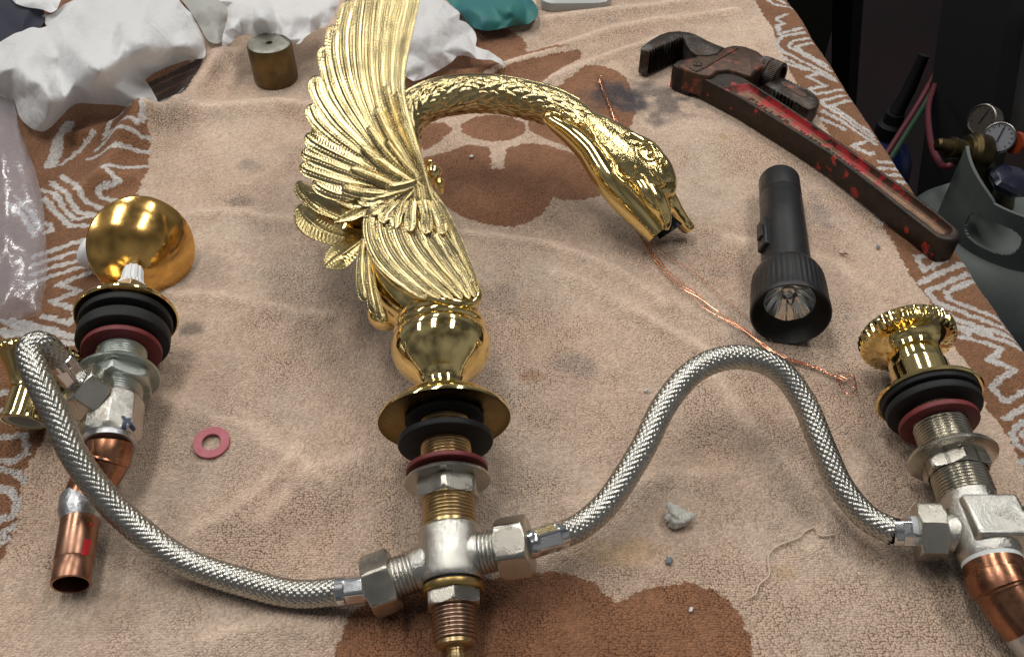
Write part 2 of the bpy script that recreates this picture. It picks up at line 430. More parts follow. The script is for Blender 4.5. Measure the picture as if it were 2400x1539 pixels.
nt.links.new(mixg.outputs[2], mu.inputs[6]); nt.links.new(var.outputs[0], mu.inputs[7])
nt.links.new(mu.outputs[2], b.inputs["Base Color"]); b.inputs["Roughness"].default_value = .95; b.inputs["Specular IOR Level"].default_value = .1
b.inputs["Sheen Weight"].default_value = .12; b.inputs["Sheen Roughness"].default_value = .6
hgt = node(nt, "ShaderNodeMath", operation='SUBTRACT'); hgt.inputs[0].default_value = 1.0; nt.links.new(vo.outputs["Distance"], hgt.inputs[1])
bp = node(nt, "ShaderNodeBump"); bp.inputs["Strength"].default_value = .8; bp.inputs["Distance"].default_value = .0008
nt.links.new(hgt.outputs[0], bp.inputs["Height"]); nt.links.new(bp.outputs[0], b.inputs["Normal"])
M['towel'] = m
# ------------------------------------------------------------------ structure: bench, floor, towel
def struct(o): o["kind"] = "structure"; return o
def edge_x(Y): return 276.0 - 0.078 * (np.asarray(Y) - 460.0)      # right edge of the bench

mb = MB()
rows = []
for z in (-4.5, -34):
    rows.append([[-900, 60, z], [edge_x(60) - 5, 60, z], [edge_x(1150) - 5, 1150, z], [-900, 1150, z]])
mb.grid(np.array(rows)[::-1], False, True, True, True)
struct(mb.build("bench_top", M['wood']))
mb = MB(); mb.grid(np.array([[[-3000, -1500, -870], [4000, -1500, -870]], [[-3000, 5500, -870], [4000, 5500, -870]]]), False, False)
struct(mb.build("floor", M['floor']))

# ---- towel sheet with its woven pattern
NY, NX = 820, 840
yy = np.linspace(0, 1, NY); Yr = 128 + (800 * (0.62 * yy + 0.38 * yy ** 2))
XL = -(0.62 * C45 * (Yr + H)) - 40; XR = edge_x(Yr) + 75
xs = np.linspace(0, 1, NX)
X = XL[:, None] + (XR - XL)[:, None] * xs[None]; Y = np.repeat(Yr[:, None], NX, 1)
xf, yf = X.ravel().copy(), Y.ravel().copy()

def w2(px): return np.array([P(u, v, 0)[:2] for u, v in px])
def vnoise(x, y, s, seed):
    r = np.random.default_rng(seed); g = r.random((256, 256)); fx = x / s; fy = y / s
    ix = np.floor(fx).astype(int); iy = np.floor(fy).astype(int); ax = fx - ix; ay = fy - iy
    ax = ax * ax * (3 - 2 * ax); ay = ay * ay * (3 - 2 * ay)
    q = lambda a, b_: g[a % 256, b_ % 256]
    return (q(ix, iy) * (1 - ax) + q(ix + 1, iy) * ax) * (1 - ay) + (q(ix, iy + 1) * (1 - ax) + q(ix + 1, iy + 1) * ax) * ay
def fbm(x, y, s, seed, o=3):
    t = 0; a = 1; w = 0
    for i in range(o): t = t + a * vnoise(x, y, s / 2 ** i, seed + i); w += a; a *= .5
    return t / w
# wobble so that woven outlines follow the loops
wx = xf + (vnoise(xf, yf, 2.2, 11) - .5) * 2.2; wy = yf + (vnoise(xf, yf, 2.2, 12) - .5) * 2.2
def inside(poly):
    out = np.zeros(len(wx), bool); bb = (wx > poly[:, 0].min()) & (wx < poly[:, 0].max()) & (wy > poly[:, 1].min()) & (wy < poly[:, 1].max())
    ix = np.nonzero(bb)[0]; px, py = wx[ix], wy[ix]; c = np.zeros(len(ix), bool); n = len(poly)
    for i in range(n):
        x1, y1 = poly[i]; x2, y2 = poly[(i + 1) % n]
        if y1 == y2: continue
        c ^= ((y1 > py) != (y2 > py)) & (px < (x2 - x1) * (py - y1) / (y2 - y1) + x1)
    out[ix] = c; return out
def dist_line(pts, reach, x=None, y=None):
    x = wx if x is None else x; y = wy if y is None else y
    d = np.full(len(x), 1e9)
    for a, b_ in zip(pts[:-1], pts[1:]):
        bb = (x > min(a[0], b_[0]) - reach) & (x < max(a[0], b_[0]) + reach) & (y > min(a[1], b_[1]) - reach) & (y < max(a[1], b_[1]) + reach)
        ix = np.nonzero(bb)[0]
        if not len(ix): continue
        e = b_ - a; L = e @ e + 1e-9; t = np.clip(((x[ix] - a[0]) * e[0] + (y[ix] - a[1]) * e[1]) / L, 0, 1)
        d[ix] = np.minimum(d[ix], np.hypot(x[ix] - a[0] - t * e[0], y[ix] - a[1] - t * e[1]))
    return d
BEIGE = np.array([.645, .488, .374]); BROWN = np.array([.30, .145, .078]); BORDER = np.array([.25, .12, .06]); WHITE = np.array([.58, .55, .52])
colr = np.tile(BEIGE, (len(xf), 1))
colr *= (0.86 + 0.26 * fbm(xf, yf, 70, 21))[:, None]
ton = fbm(xf, yf, 45, 31); colr *= 1 + (ton - .5)[:, None] * np.array([.0, -.10, -.16])
def zz(pts, ox, oy, sc): return [(ox + a / sc, oy + b_ / sc) for a, b_ in pts]
motif = []
motif.append([(925, 300), (925, 180), (990, 120), (1060, 88), (1110, 75), (1150, 74), (1190, 70), (1222, 85), (1236, 102), (1232, 120), (1250, 126), (1278, 116), (1305, 112), (1350, 110), (1364, 122), (1360, 135), (1325, 152), (1288, 178), (1272, 210), (1240, 240), (1180, 240), (1080, 250), (1000, 270)])
motif.append([(1298, 206), (1370, 156), (1402, 152), (1437, 160), (1462, 176), (1478, 200), (1492, 260), (1478, 300), (1450, 320), (1400, 295), (1340, 255)])
motif.append([(1036, 478), (1080, 505), (1136, 524), (1182, 530), (1228, 524), (1265, 505), (1287, 478), (1296, 462), (1320, 468), (1367, 468), (1413, 456), (1445, 440), (1420, 400), (1395, 378), (1352, 357), (1275, 333), (1235, 330), (1184, 345), (1182, 392), (1150, 392), (1148, 342), (1100, 336), (1040, 355), (985, 370), (990, 420)])
motif.append([(1157 + 76 * math.cos(a), 297 + 30 * math.sin(a)) for a in np.linspace(0, 6.28, 24)])
motif.append([(970, 335), (985, 290), (1040, 285), (1062, 300), (1040, 322), (1000, 350)])
motif.append([(780, 1700), (785, 1539), (800, 1480), (830, 1432), (870, 1400), (960, 1390), (1160, 1352), (1230, 1336), (1330, 1336), (1400, 1368), (1440, 1408), (1480, 1394), (1540, 1370), (1620, 1364), (1690, 1388), (1738, 1440), (1760, 1500), (1766, 1560), (1766, 1700)])
motif.append([(1238, 262), (1290, 290), (1345, 322), (1395, 366), (1350, 348), (1275, 318), (1238, 300)])
fade = (.84 + .36 * fbm(xf, yf, 28, 35, 4) + .10 * (vnoise(xf, yf, 3, 36) - .5))[:, None]
for pl in motif:
    ins = inside(w2(pl)); colr[ins] = BROWN * fade[ins]
for ln, wd in (([(1140, 175), (1200, 150), (1300, 122), (1362, 108)], 2.6), ([(1282, 202), (1330, 168), (1372, 145)], 5.5)):
    colr[dist_line(w2(ln), 8) < wd] = BEIGE * np.array([1.05, 1.05, 1.05])
# borders
lb = [(480, -60), (450, 120), (425, 235), (352, 280), (352, 330), (345, 400), (322, 450), (290, 560), (258, 640), (232, 700), (205, 760), (150, 900), (98, 1034), (64, 1086), (51, 1124), (43, 1189), (21, 1266), (-40, 1400), (-120, 1600), (-900, 1600), (-900, -60)]
ins = inside(w2(lb)); colr[ins] = BORDER * fade[ins]
rb = [(1720, -100), (1770, 0), (1791, 40), (1811, 67), (1822, 98), (1850, 160), (1960, 340), (2060, 504), (2099, 574), (2130, 640), (2178, 700), (2227, 798), (2276, 863), (2314, 962), (2352, 1011), (2400, 1092), (2480, 1240), (2640, 1600)]
rbw = w2(rb); rbw = np.vstack([rbw, rbw[::-1] + np.array([300, 0])]); ins = inside(rbw); colr[ins] = BORDER * fade[ins]
L = []
A5 = lambda p: zz(p, 1760, 0, 1.973)
for p in ([(30, -40), (110, 20), (190, 35)], [(70, -40), (160, 15)], [(165, 68), (115, 90), (152, 112), (122, 120), (130, 155), (238, 128)], [(250, 145), (140, 165), (122, 200), (150, 235), (385, 355)],
          [(275, 168), (195, 185), (170, 208), (372, 325)], [(285, 192), (205, 212), (250, 245), (355, 300)], [(150, 262), (205, 290), (395, 368)], [(165, 290), (260, 320)],
          [(312, 335), (265, 350), (345, 388), (270, 405), (300, 428)], [(425, 405), (310, 428)], [(440, 432), (330, 462), (350, 500), (585, 645)], [(470, 455), (365, 490), (575, 620)], [(330, 515), (580, 665)], [(325, 545), (430, 605)],
          [(532, 658), (468, 680), (548, 722), (566, 708)], [(590, 752), (660, 742)], [(590, 782), (685, 770)], [(618, 812), (705, 800)], [(650, 842), (730, 832)],
          [(595, 1012), (690, 1046)], [(750, 1112), (800, 1130)], [(850, 1165), (770, 1190), (800, 1250), (905, 1200)], [(1005, 1208), (850, 1272), (780, 1305)], [(1035, 1248), (870, 1322), (820, 1342), (860, 1392), (1225, 1535)],
          [(1060, 1278), (905, 1350), (922, 1380), (1200, 1492)], [(865, 1425), (1110, 1545)], [(890, 1462), (1010, 1545)]): L.append((A5(p), 1.75))
A1 = lambda p: zz(p, 1900, 700, 1.834)
for p in ([(600, 150), (705, 175), (820, 215), (765, 265), (875, 310), (775, 375), (835, 445), (960, 375)], [(590, 95), (930, 222)], [(560, 60), (930, 190)], [(830, 520), (950, 450)], [(950, 520), (885, 548), (862, 590), (885, 630), (950, 665)], [(950, 560), (915, 580), (925, 620), (960, 630)], [(900, 700), (1000, 690)]): L.append((A1(p), 1.75))
A8 = lambda p: zz(p, 0, 200, 2.564)
for p in ([(740, 160), (800, 190), (820, 235), (680, 250), (640, 310)], [(830, 155), (895, 200), (890, 260), (850, 295), (680, 300), (630, 335)], [(900, 330), (640, 365), (580, 390)], [(895, 395), (640, 425), (525, 440)], [(570, 300), (470, 390), (375, 465)],
          [(870, 480), (650, 530), (640, 545), (720, 600), (590, 640), (600, 670), (690, 690)], [(250, 625), (330, 660), (390, 740), (440, 800), (560, 780)], [(310, 580), (400, 660), (470, 760), (590, 772)], [(365, 540), (450, 600), (520, 700), (625, 740)], [(270, 690), (350, 780), (420, 840), (560, 835)],
          [(265, 880), (312, 865), (300, 835), (270, 825)], [(200, 1020), (290, 990), (500, 920)], [(200, 1070), (290, 1040), (490, 980)], [(180, 1130), (290, 1090), (520, 1030)], [(160, 1190), (290, 1140), (560, 1060)], [(580, 1105), (440, 1150), (345, 1190), (480, 1225), (300, 1285), (460, 1340), (420, 1420), (250, 1375)],
          [(60, 1400), (210, 1430), (450, 1500)], [(0, 1400), (110, 1450), (350, 1545)], [(-30, 1470), (140, 1530)], [(40, 700), (140, 780), (200, 900)], [(90, 660), (180, 750), (240, 860)]): L.append((A8(p), 1.9))
A7 = lambda p: zz(p, 0, 760, 2.332)
for p in ([(-30, 15), (200, 60), (400, 100)], [(100, 0), (400, 60)], [(-30, 375), (100, 355)], [(-30, 480), (50, 440)], [(-30, 610), (130, 600), (140, 700), (60, 740), (-30, 740)], [(-30, 780), (80, 800), (130, 850)], [(-30, 885), (60, 900), (95, 960), (60, 1040), (-30, 1062)], [(-30, 1150), (60, 1100)], [(-30, 1210), (30, 1160)]): L.append((A7(p), 1.9))
L.append(([(160, 285), (140, 330), (118, 385)], 4.5))
for pts, wd in L:
    colr[dist_line(w2(pts), 6) < wd] = WHITE
# striped weave where the border turns under, its shadow painted in dark brown
dk = inside(w2([(330, 196), (400, 165), (478, 128), (470, 175), (432, 240), (360, 264), (335, 230)])); colr[dk] = np.array([.060, .034, .024])
for ln in ([(345, 205), (410, 175), (470, 155)], [(352, 222), (420, 192), (462, 176)]): colr[(dist_line(w2(ln), 6) < 1.5) & dk] = np.array([.16, .085, .05])
for ln in ([(356, 240), (400, 226), (432, 214)], [(362, 252), (405, 238), (430, 228)], [(368, 262), (404, 250), (424, 242)]): colr[dist_line(w2(ln), 6) < 1.5] = WHITE * .8
# stains with shapes of their own
def stain(u, v, rx, ry, c, k, seed):
    p = P(u, v, 0); s = depth(p) / F; q = fbm(xf, yf, 12, seed, 4) + .35 * (fbm(xf, yf, 40, seed + 5, 3) - .5)
    e = np.hypot((xf - p[0]) / (rx * s), (yf - p[1]) / (ry * s * 1.55)) + (q - .5) * 2.1
    a = np.clip((1.0 - e) / .7, 0, 1)[:, None] * k * .9
    colr[:] = colr * (1 - a) + np.array(c) * a
for s in ((1500, 240, 125, 70, (.115, .10, .095), .85, 41), (1448, 225, 75, 42, (.045, .045, .06), .85, 42), (1430, 52, 60, 22, (.16, .15, .16), .5, 43), (575, 475, 42, 18, (.20, .17, .14), .55, 44), (590, 388, 34, 18, (.22, .18, .15), .5, 45),
          (450, 772, 34, 20, (.05, .05, .05), .6, 46), (1235, 880, 40, 18, (.36, .15, .05), .55, 47), (1165, 700, 60, 40, (.26, .21, .19), .4, 48), (1930, 490, 60, 35, (.20, .21, .27), .45, 49), (2040, 480, 40, 22, (.22, .23, .28), .4, 50),
          (880, 60, 60, 30, (.2, .17, .15), .3, 51), (1450, 1290, 90, 30, (.50, .30, .10), .45, 52), (1830, 1340, 40, 15, (.48, .30, .10), .4, 53), (1700, 320, 20, 8, (.42, .30, .05), .5, 54), (690, 352, 14, 6, (.48, .38, .08), .5, 55), (470, 640, 120, 60, (.33, .25, .21), .3, 56),
          (1360, 850, 60, 25, (.26, .24, .24), .4, 57), (740, 1200, 150, 80, (.33, .25, .2), .3, 58), (1690, 640, 60, 25, (.30, .25, .23), .35, 59), (260, 1440, 90, 40, (.35, .22, .16), .3, 60), (1180, 1150, 60, 30, (.33, .26, .22), .4, 61), (2020, 1270, 25, 60, (.26, .13, .08), .35, 62)):
    stain(*s)

# relief: folds, creases and the loops of the pile
Z = (fbm(xf, yf, 150, 71) - .5) * 5 + (fbm(xf, yf, 42, 72) - .5) * 3.4
folds = [([(300, 330), (352, 280), (480, 268), (620, 255), (720, 262)], 9, 14), ([(430, 260), (470, 200), (520, 130)], 9, 12), ([(240, 420), (300, 330), (352, 282)], 7, 10), ([(150, 330), (260, 300), (340, 285)], 6, 9), ([(120, 470), (200, 440), (300, 420)], 4, 9),
         ([(1050, 545), (1250, 570), (1450, 640), (1560, 720)], 2.2, 5), ([(1300, 640), (1420, 690), (1640, 830)], 2.0, 5), ([(400, 690), (560, 705), (760, 745)], 2.2, 6), ([(350, 520), (520, 500), (690, 530)], 1.8, 7), ([(960, 180), (1160, 160), (1440, 70), (1720, 30)], 3.0, 8), ([(1080, 80), (1300, 45), (1600, 10)], 3.0, 9),
         ([(1260, 200), (1370, 150), (1560, 90)], 2.6, 6), ([(380, 930), (600, 1010), (760, 1150)], 1.8, 12), ([(600, 1230), (720, 1120), (830, 1080)], 2.0, 10), ([(430, 1250), (560, 1180), (700, 1060)], 1.7, 9), ([(1900, 1290), (1960, 1190), (2020, 1100)], 1.6, 8), ([(1350, 1180), (1500, 1130), (1700, 1100)], 1.5, 9), ([(1640, 830), (1760, 1010)], 1.3, 9),
         ([(1950, 260), (2060, 400), (2150, 560)], 1.6, 10), ([(1700, 560), (1900, 600), (2080, 690)], 1.4, 10), ([(480, 1500), (640, 1460), (760, 1480)], 1.6, 9), ([(1250, 1250), (1400, 1290), (1520, 1320)], 1.4, 9)]
for pts, hgt, sg in folds:
    q = w2(catmull(pts, 24)); d = dist_line(q, sg * 3, xf, yf); Z += (hgt if hgt > 3.5 else hgt * 1.45) * np.exp(-(np.minimum(d, 99) / sg) ** 2)
Z -= Z[(np.abs(xf) < 150) & (yf < 450)].mean()
Z = np.where(Z > 0, Z, Z * .6) - 0.35
cs = 2.6
lx_ = xf / cs + (fbm(xf, yf, 9, 81) - .5) * 1.2; ly_ = yf / cs + (fbm(xf, yf, 9, 82) - .5) * 1.2
cx_, cy_ = np.floor(lx_).astype(int), np.floor(ly_).astype(int)
jr = np.random.default_rng(5); jx, jy, jh = jr.random((512, 512)), jr.random((512, 512)), jr.random((512, 512))
best = np.full(len(xf), 9.0); bh = np.zeros(len(xf))
for dx in (-1, 0, 1):
    for dy in (-1, 0, 1):
        a, b_ = (cx_ + dx) % 512, (cy_ + dy) % 512
        d = (cx_ + dx + .5 + (jx[a, b_] - .5) * .8 - lx_) ** 2 + (cy_ + dy + .5 + (jy[a, b_] - .5) * .8 - ly_) ** 2
        s = d < best; best = np.where(s, d, best); bh = np.where(s, jh[a, b_], bh)
flat = .55 + .45 * np.clip((fbm(xf, yf, 30, 91) - .3) * 2.2, 0, 1)
Z += (1 - np.sqrt(best) * 1.35) * .25 * flat + (bh - .5) * .18 + (RNG.random(len(xf)) - .5) * .38
colr *= (.94 + .12 * bh)[:, None]
# how open the pile stands: pressed flat along creases, open in patches
openp = np.clip((.55 * fbm(xf, yf, 60, 101) + .45 * fbm(xf, yf, 14, 104) - .33) * 3.0, 0.05, .9)
openp = np.clip(openp * (.75 + .5 * vnoise(xf, yf, 4, 107)), 0, 1)
for pts, hgt, sg in folds:
    q = w2(catmull(pts, 24)); wob = (fbm(xf, yf, 25, 111) - .5) * 10
    d = dist_line(q, 40, xf + wob, yf + wob); openp *= 1 - .85 * np.exp(-(np.minimum(d, 99) / 4.5) ** 2); colr *= (1 + .14 * np.exp(-(np.minimum(d, 99) / 4.0) ** 2))[:, None]
# drape over the bench edge
ex = edge_x(yf) - 5; e = xf - ex; Rr = 9.0; an = np.clip(e / Rr, 0, math.pi / 2)
Xo = np.where(e > 0, ex + Rr * np.sin(an), xf); drop = np.where(e > 0, Rr * (1 - np.cos(an)) + np.maximum(e - Rr * math.pi / 2, 0), 0)
lift = Z.copy(); k = np.where(e > 0, np.cos(an), 1.0)
Xo = Xo + np.where(e > 0, np.sin(an) * (lift + 1), 0); Zo = lift * k - drop
# a little more sag at the left back, where the towel runs off under the papers
me = bpy.data.meshes.new("towel")
V = np.stack([Xo, yf, Zo], 1) * MM
idx = np.arange(NY * NX).reshape(NY, NX)
q = np.stack([idx[:-1, :-1], idx[:-1, 1:], idx[1:, 1:], idx[1:, :-1]], -1).reshape(-1, 4)
me.vertices.add(len(V)); me.vertices.foreach_set("co", V.ravel().astype(np.float32))
me.loops.add(q.size); me.loops.foreach_set("vertex_index", q.ravel().astype(np.int32))
me.polygons.add(len(q)); me.polygons.foreach_set("loop_start", (np.arange(len(q)) * 4).astype(np.int32))
me.polygons.foreach_set("use_smooth", np.ones(len(q), bool))
me.update(calc_edges=True)
ca = me.color_attributes.new("weave", 'FLOAT_COLOR', 'POINT')
ca.data.foreach_set("color", np.c_[np.clip(colr, 0, 1), openp].ravel().astype(np.float32))
me.materials.append(M['towel'])
towel = bpy.data.objects.new("towel", me); col.objects.link(towel); ORG[towel.name] = np.zeros(3)
tag(towel, "beige and brown terry towel with white zigzag borders spread over the bench", "towel")
def towel_z(x, y):
    i = min(max(int(np.searchsorted(Yr, y)), 0), NY - 1); j = int(np.clip((x - XL[i]) / (XR[i] - XL[i]) * (NX - 1), 0, NX - 1))
    return float(Z.reshape(NY, NX)[max(i - 2, 0):i + 3, max(j - 2, 0):j + 3].mean())
# ------------------------------------------------------------------ swan faucet
SW = thing("swan_faucet", "large gold swan faucet with raised wing, curved neck and tee fitting, in the middle", "faucet", P(1042, 985, 0))
CX = Axis(P(1042, 985, 31.5), P(1058, 1310, 19.0))
pr = CX.prof
e1c = np.array([0, 0, 1.0])
# pedestal
mb = MB()
mb.lathe(CX.A, CX.d, pr([(690, 40), (692, 76), (700, 79), (738, 80), (743, 81), (745, 90), (749, 97), (756, 101), (763, 101), (767, 97), (769, 95), (771, 101), (775, 107), (780, 110), (785, 109), (788, 105), (790, 107), (795, 112), (803, 115.5), (813, 117), (827, 116), (843, 110), (859, 99), (874, 83), (886, 68), (896, 58), (906, 55), (916, 56)]), 72)
mb.build("pedestal", M['brass'], SW)
mb = MB()
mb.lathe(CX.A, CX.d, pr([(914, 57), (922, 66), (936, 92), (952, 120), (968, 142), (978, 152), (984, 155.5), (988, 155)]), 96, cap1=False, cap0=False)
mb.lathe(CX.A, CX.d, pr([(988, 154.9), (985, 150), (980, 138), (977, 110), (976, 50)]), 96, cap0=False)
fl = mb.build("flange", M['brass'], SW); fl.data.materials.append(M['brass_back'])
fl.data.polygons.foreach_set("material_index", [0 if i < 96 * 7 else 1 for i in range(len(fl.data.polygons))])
def disc_part(ax, v0, v1, hw, hole, name, mat, parent, rnd=.25):
    s0, s1 = ax.s(v0), ax.s(v1); r = ax.r(s1, hw); hr = ax.r(s1, hole); b_ = min((s1 - s0) * rnd, 1.2)
    mb = MB(); mb.lathe(ax.A, ax.d, [(s0, hr), (s0, r - b_), (s0 + b_ * .4, r - b_ * .3), (s0 + b_, r), (s1 - b_, r), (s1 - b_ * .3, r - b_ * .3), (s1, r - b_), (s1, hr)], 80, closed=True)
    return mb.build(name, mat, parent)
disc_part(CX, 981, 991, 93, 56, "rubber_gasket", M['rubber'], SW)
disc_part(CX, 1028, 1044, 112, 58, "rubber_gasket", M['rubber'], SW)
disc_part(CX, 1096, 1108, 96, 60, "fibre_washer", M['fibre_red'], SW)
s0, s1 = CX.s(1118), CX.s(1134); r = CX.r(s1, 102)
mb = MB(); mb.lathe(CX.A, CX.d, [(s0, CX.r(s0, 60)), (s0, r * .80), (s0 + 1.2, r * .97), (s0 + 2.2, r), (s0 + 2.9, r * .985), (s1 - .5, r * .86), (s1, r * .70), (s1, CX.r(s1, 60))], 80, closed=True)
mb.build("clamp_washer", M['nut'], SW)
mb = MB(); hexnut(mb, CX, CX.s(1133), CX.s(1174), CX.r(CX.s(1150), 69), ang0=.10 + math.pi / 6, hole=CX.r(CX.s(1150), 60))
mb.build("lock_nut", M['nut'], SW)
mb = MB(); sA, sB = CX.s(978), CX.s(1228); r = CX.r(CX.s(1200), 62)
mb.lathe(CX.A, CX.d, thread_prof(sA, sB, r, 1.65, .75) + [(sB, r - .8), (sB + .3, r - .4), (CX.s(1242), r - .4)], 72)
mb.build("threaded_stem", M['brass_thread'], SW)
# tee
mb = MB()
mb.lathe(CX.A, CX.d, pr([(1236, 58), (1238, 66), (1242, 72), (1248, 75), (1300, 76), (1350, 77), (1360, 76), (1366, 72), (1368, 64)]), 72)
TA = CX.pt(CX.s(1306))
LN = P(897, 1365, 13.5); RN = P(1205, 1282, 26.0)
LX = Axis(TA, LN); RX = Axis(TA, RN)
for ax, tgt in ((LX, LN), (RX, RN)):
    L_ = np.linalg.norm(tgt - TA)
    mb.lathe(ax.A, ax.d, [(6, 10.5), (L_ - 16, 9.6), (L_ - 14.5, 9.0)] + thread_prof(L_ - 14.5, L_ - 2, 9.0, 1.7, .7), 56)
mb.build("tee_fitting", M['nickel'], SW)
mb = MB(); mb.lathe(CX.A, CX.d, pr([(1362, 66), (1376, 66)]), 64); mb.build("rubber_ring", M['rubber'], SW)
mb = MB(); mb.lathe(CX.A, CX.d, pr([(1372, 70), (1375, 73), (1386, 73), (1390, 70)]), 64); mb.build("brass_collar", M['brass_dull'], SW)
mb = MB(); hexnut(mb, CX, CX.s(1388), CX.s(1424), CX.r(CX.s(1405), 60), ang0=.45, hole=CX.r(CX.s(1405), 50))
mb.build("lower_nut", M['nut'], SW)
mb = MB(); sA, sB = CX.s(1416), CX.s(1502); r = CX.r(CX.s(1460), 53)
mb.lathe(CX.A, CX.d, thread_prof(sA, sB, r, 1.75, .8), 64)
mb.build("lower_thread", M['bronze'], SW)
mb = MB(); mb.lathe(CX.A, CX.d, pr([(1500, 44), (1503, 47), (1512, 47), (1516, 42), (1517, 22), (1524, 22), (1526, 19), (1532, 19), (1534, 23), (1560, 22), (1570, 16)]), 56)
mb.build("brass_spindle", M['brass_thread'], SW)

# body
up = np.array([0, -.35, .94])
bp_ = [(1040, 735, 41, 70), (1000, 708, 43, 84), (962, 670, 44, 90), (935, 620, 45, 88), (922, 560, 46, 80), (922, 490, 48, 70), (930, 420, 51, 58), (940, 350, 54, 48)]
def px_path(rows, n):
    c = catmull([list(P(u, v, h)) + [hw * depth(P(u, v, h)) / F] for u, v, h, hw in rows], n)
    return c[:, :3], c[:, 3]
mbB = MB(); pp, rr = px_path(bp_, 40); mbB.tube(pp, rr, 36, ref=up, ry=np.minimum(rr * .92, 17.5))
body = mbB.build("body", M['brass'], SW)
mb = MB()  # rounded rump below the tail
c = P(905, 735, 34); mb.ellipsoid(c, [9.5, 3, 0], [-3, 9, 0], [0, 0, 9], 24, 14); mb.ellipsoid(P(950, 715, 40), [11, -3, 0], [3, 13, 0], [0, 0, 12], 24, 14)
mb.build("rump", M['brass'], SW)

# neck and head
nk = [(936, 400, 51, 46), (938, 340, 54, 44), (958, 272, 57, 43), (1010, 236, 58, 44), (1080, 222, 58, 43), (1150, 221, 57, 43), (1220, 231, 56, 43), (1290, 250, 54, 43), (1345, 280, 51, 44), (1385, 308, 49, 38)]
mbN = MB(); pN, rN = px_path(nk, 90); mbN.tube(pN, rN, 40, ref=up)
neck = mbN.build("neck", M['brass_hammered'], SW)
hd = [(1350, 284, 50, 30), (1372, 298, 49, 42), (1402, 320, 48, 50), (1440, 350, 45, 58), (1476, 380, 42, 66), (1508, 408, 38, 69), (1530, 434, 35, 62), (1545, 456, 32, 48), (1553, 468, 31, 26)]
mbH = MB(); pH, rH = px_path(hd, 60); T_, N_, B_ = frames(pH, up)
mbH.tube(pH, rH, 48, ref=up, ry=rH * np.interp(np.linspace(0, 1, 60), [0, .25, .6, 1], [.9, 1.02, .86, .8]))
head = mbH.build("head", M['brass_hammered'], SW)
# small overlapping feathers on the neck
sm = MB(); gx = np.linspace(-1, 1, 9); gy = np.linspace(-1, 1, 7); V = []
for a in gx:
    w = math.sqrt(max(1 - a * a, 0)) ** .8 * (1 - .18 * a)
    V.append([[a * 5.4, b_ * w * 2.5, (1 - a * a) * .9 * (1 - b_ * b_) + .35 * (a + 1) * .8 - .35 + (.28 * math.cos(a * 24) if abs(b_) > .2 else .35)] for b_ in gy])
sm.grid(np.array(V), False, False)
sme = bpy.data.meshes.new("neck_feather"); sme.from_pydata(np.vstack(sm.v).tolist(), [], sm.f)
sme.polygons.foreach_set("use_smooth", [True] * len(sme.polygons)); sme.materials.append(M['brass_wing'])
TN, NN, BN = frames(pN, up)
seg = np.r_[0, np.cumsum(np.linalg.norm(np.diff(pN, axis=0), axis=1))]
row = 0; s = 6.0
while s < seg[-1] - 4:
    i = int(np.searchsorted(seg, s)); i = min(i, len(pN) - 1)
    for kk in range(7):
        th = math.radians(-78 + 29 * (kk + .5 * (row % 2)) + random.uniform(-5, 5))
        # theta measured from the outer side of the bend over the top
        dirv = -NN[i] * math.cos(th) + BN[i] * math.sin(th)
        jit = random.uniform(-.42, .42)
        x = nrm(TN[i] + np.cross(dirv, TN[i]) * jit); y = np.cross(dirv, x)
        o = pN[i] + dirv * (rN[i] - .15); sc = random.uniform(.72, 1.25) * (1.0 - .25 * s / seg[-1])
        inst("neck_feather", sme, neck, basis(x * sc, y * sc, dirv * sc, o))
    s += 6.2 - 1.2 * s / seg[-1]; row += 1
# beaded rib along the inside of the bend
mb = MB(); th = math.radians(30); rp = pN + NN * (rN * math.cos(th))[:, None] + BN * (rN * math.sin(th))[:, None]
mb.tube(rp[18:78], 1.15, 10); mb.build("neck_rib", M['brass_wing'], neck)
bH = bvh_of(mbH, mbN)
# smooth throat sheath with scalloped edge
Zh = lambda p: zz(p, 1260, 220, 4.16)
th_rows = [(1278, 277, 52, 10), (1290, 281, 52, 18), (1320, 300, 50, 24), (1352, 324, 48, 29), (1385, 356, 45, 33), (1412, 396, 41, 36), (1440, 434, 36, 38), (1470, 468, 30, 38), (1500, 500, 24, 36), (1528, 532, 18, 32), (1543, 550, 15, 29)]
mbT = MB(); pT, rT = px_path(th_rows, 60); mbT.tube(pT, rT, 36, ref=up, ry=rT * 1.02); mbT.build("throat_sheath", M['brass'], head)
bT = bvh_of(mbT, mbH, mbN)
def trim(name, pts, r, n=60, lift=.1, parent=head, bv=None, mat='brass', taper=False):
    pth = hit_path(bv or bT, pts, n, lift)
    if len(pth) < 4: return
    k = len(pth); ker = np.ones(5) / 5
    sm_ = np.stack([np.convolve(np.pad(pth[:, j], 2, 'edge'), ker, 'valid') for j in range(3)], 1)
    rr_ = r * np.ones(k)
    if taper: rr_ = r * np.clip(np.minimum(np.arange(k), np.arange(k)[::-1]) / (k * .2) + .25, 0, 1)
    mb = MB(); mb.tube(sm_, rr_, 10); mb.build(name, M[mat], parent)
trim("scalloped_trim", Zh([(100, 215), (150, 190), (230, 215), (250, 190), (300, 200), (350, 260), (380, 290), (440, 290), (500, 320), (545, 380), (565, 450), (600, 500), (650, 560), (690, 640), (740, 680), (750, 780), (800, 840), (880, 900), (980, 1000), (1080, 1110), (1160, 1180), (1200, 1260)]), 1.3, 120, .2)
mb = MB(); p, no = hit(bT, 1283, 271, -.5); mb.ellipsoid(p, [2.7, 0, 0], [0, 2.7, 0], [0, 0, 2.2]); mb.build("scroll", M['brass'], head)
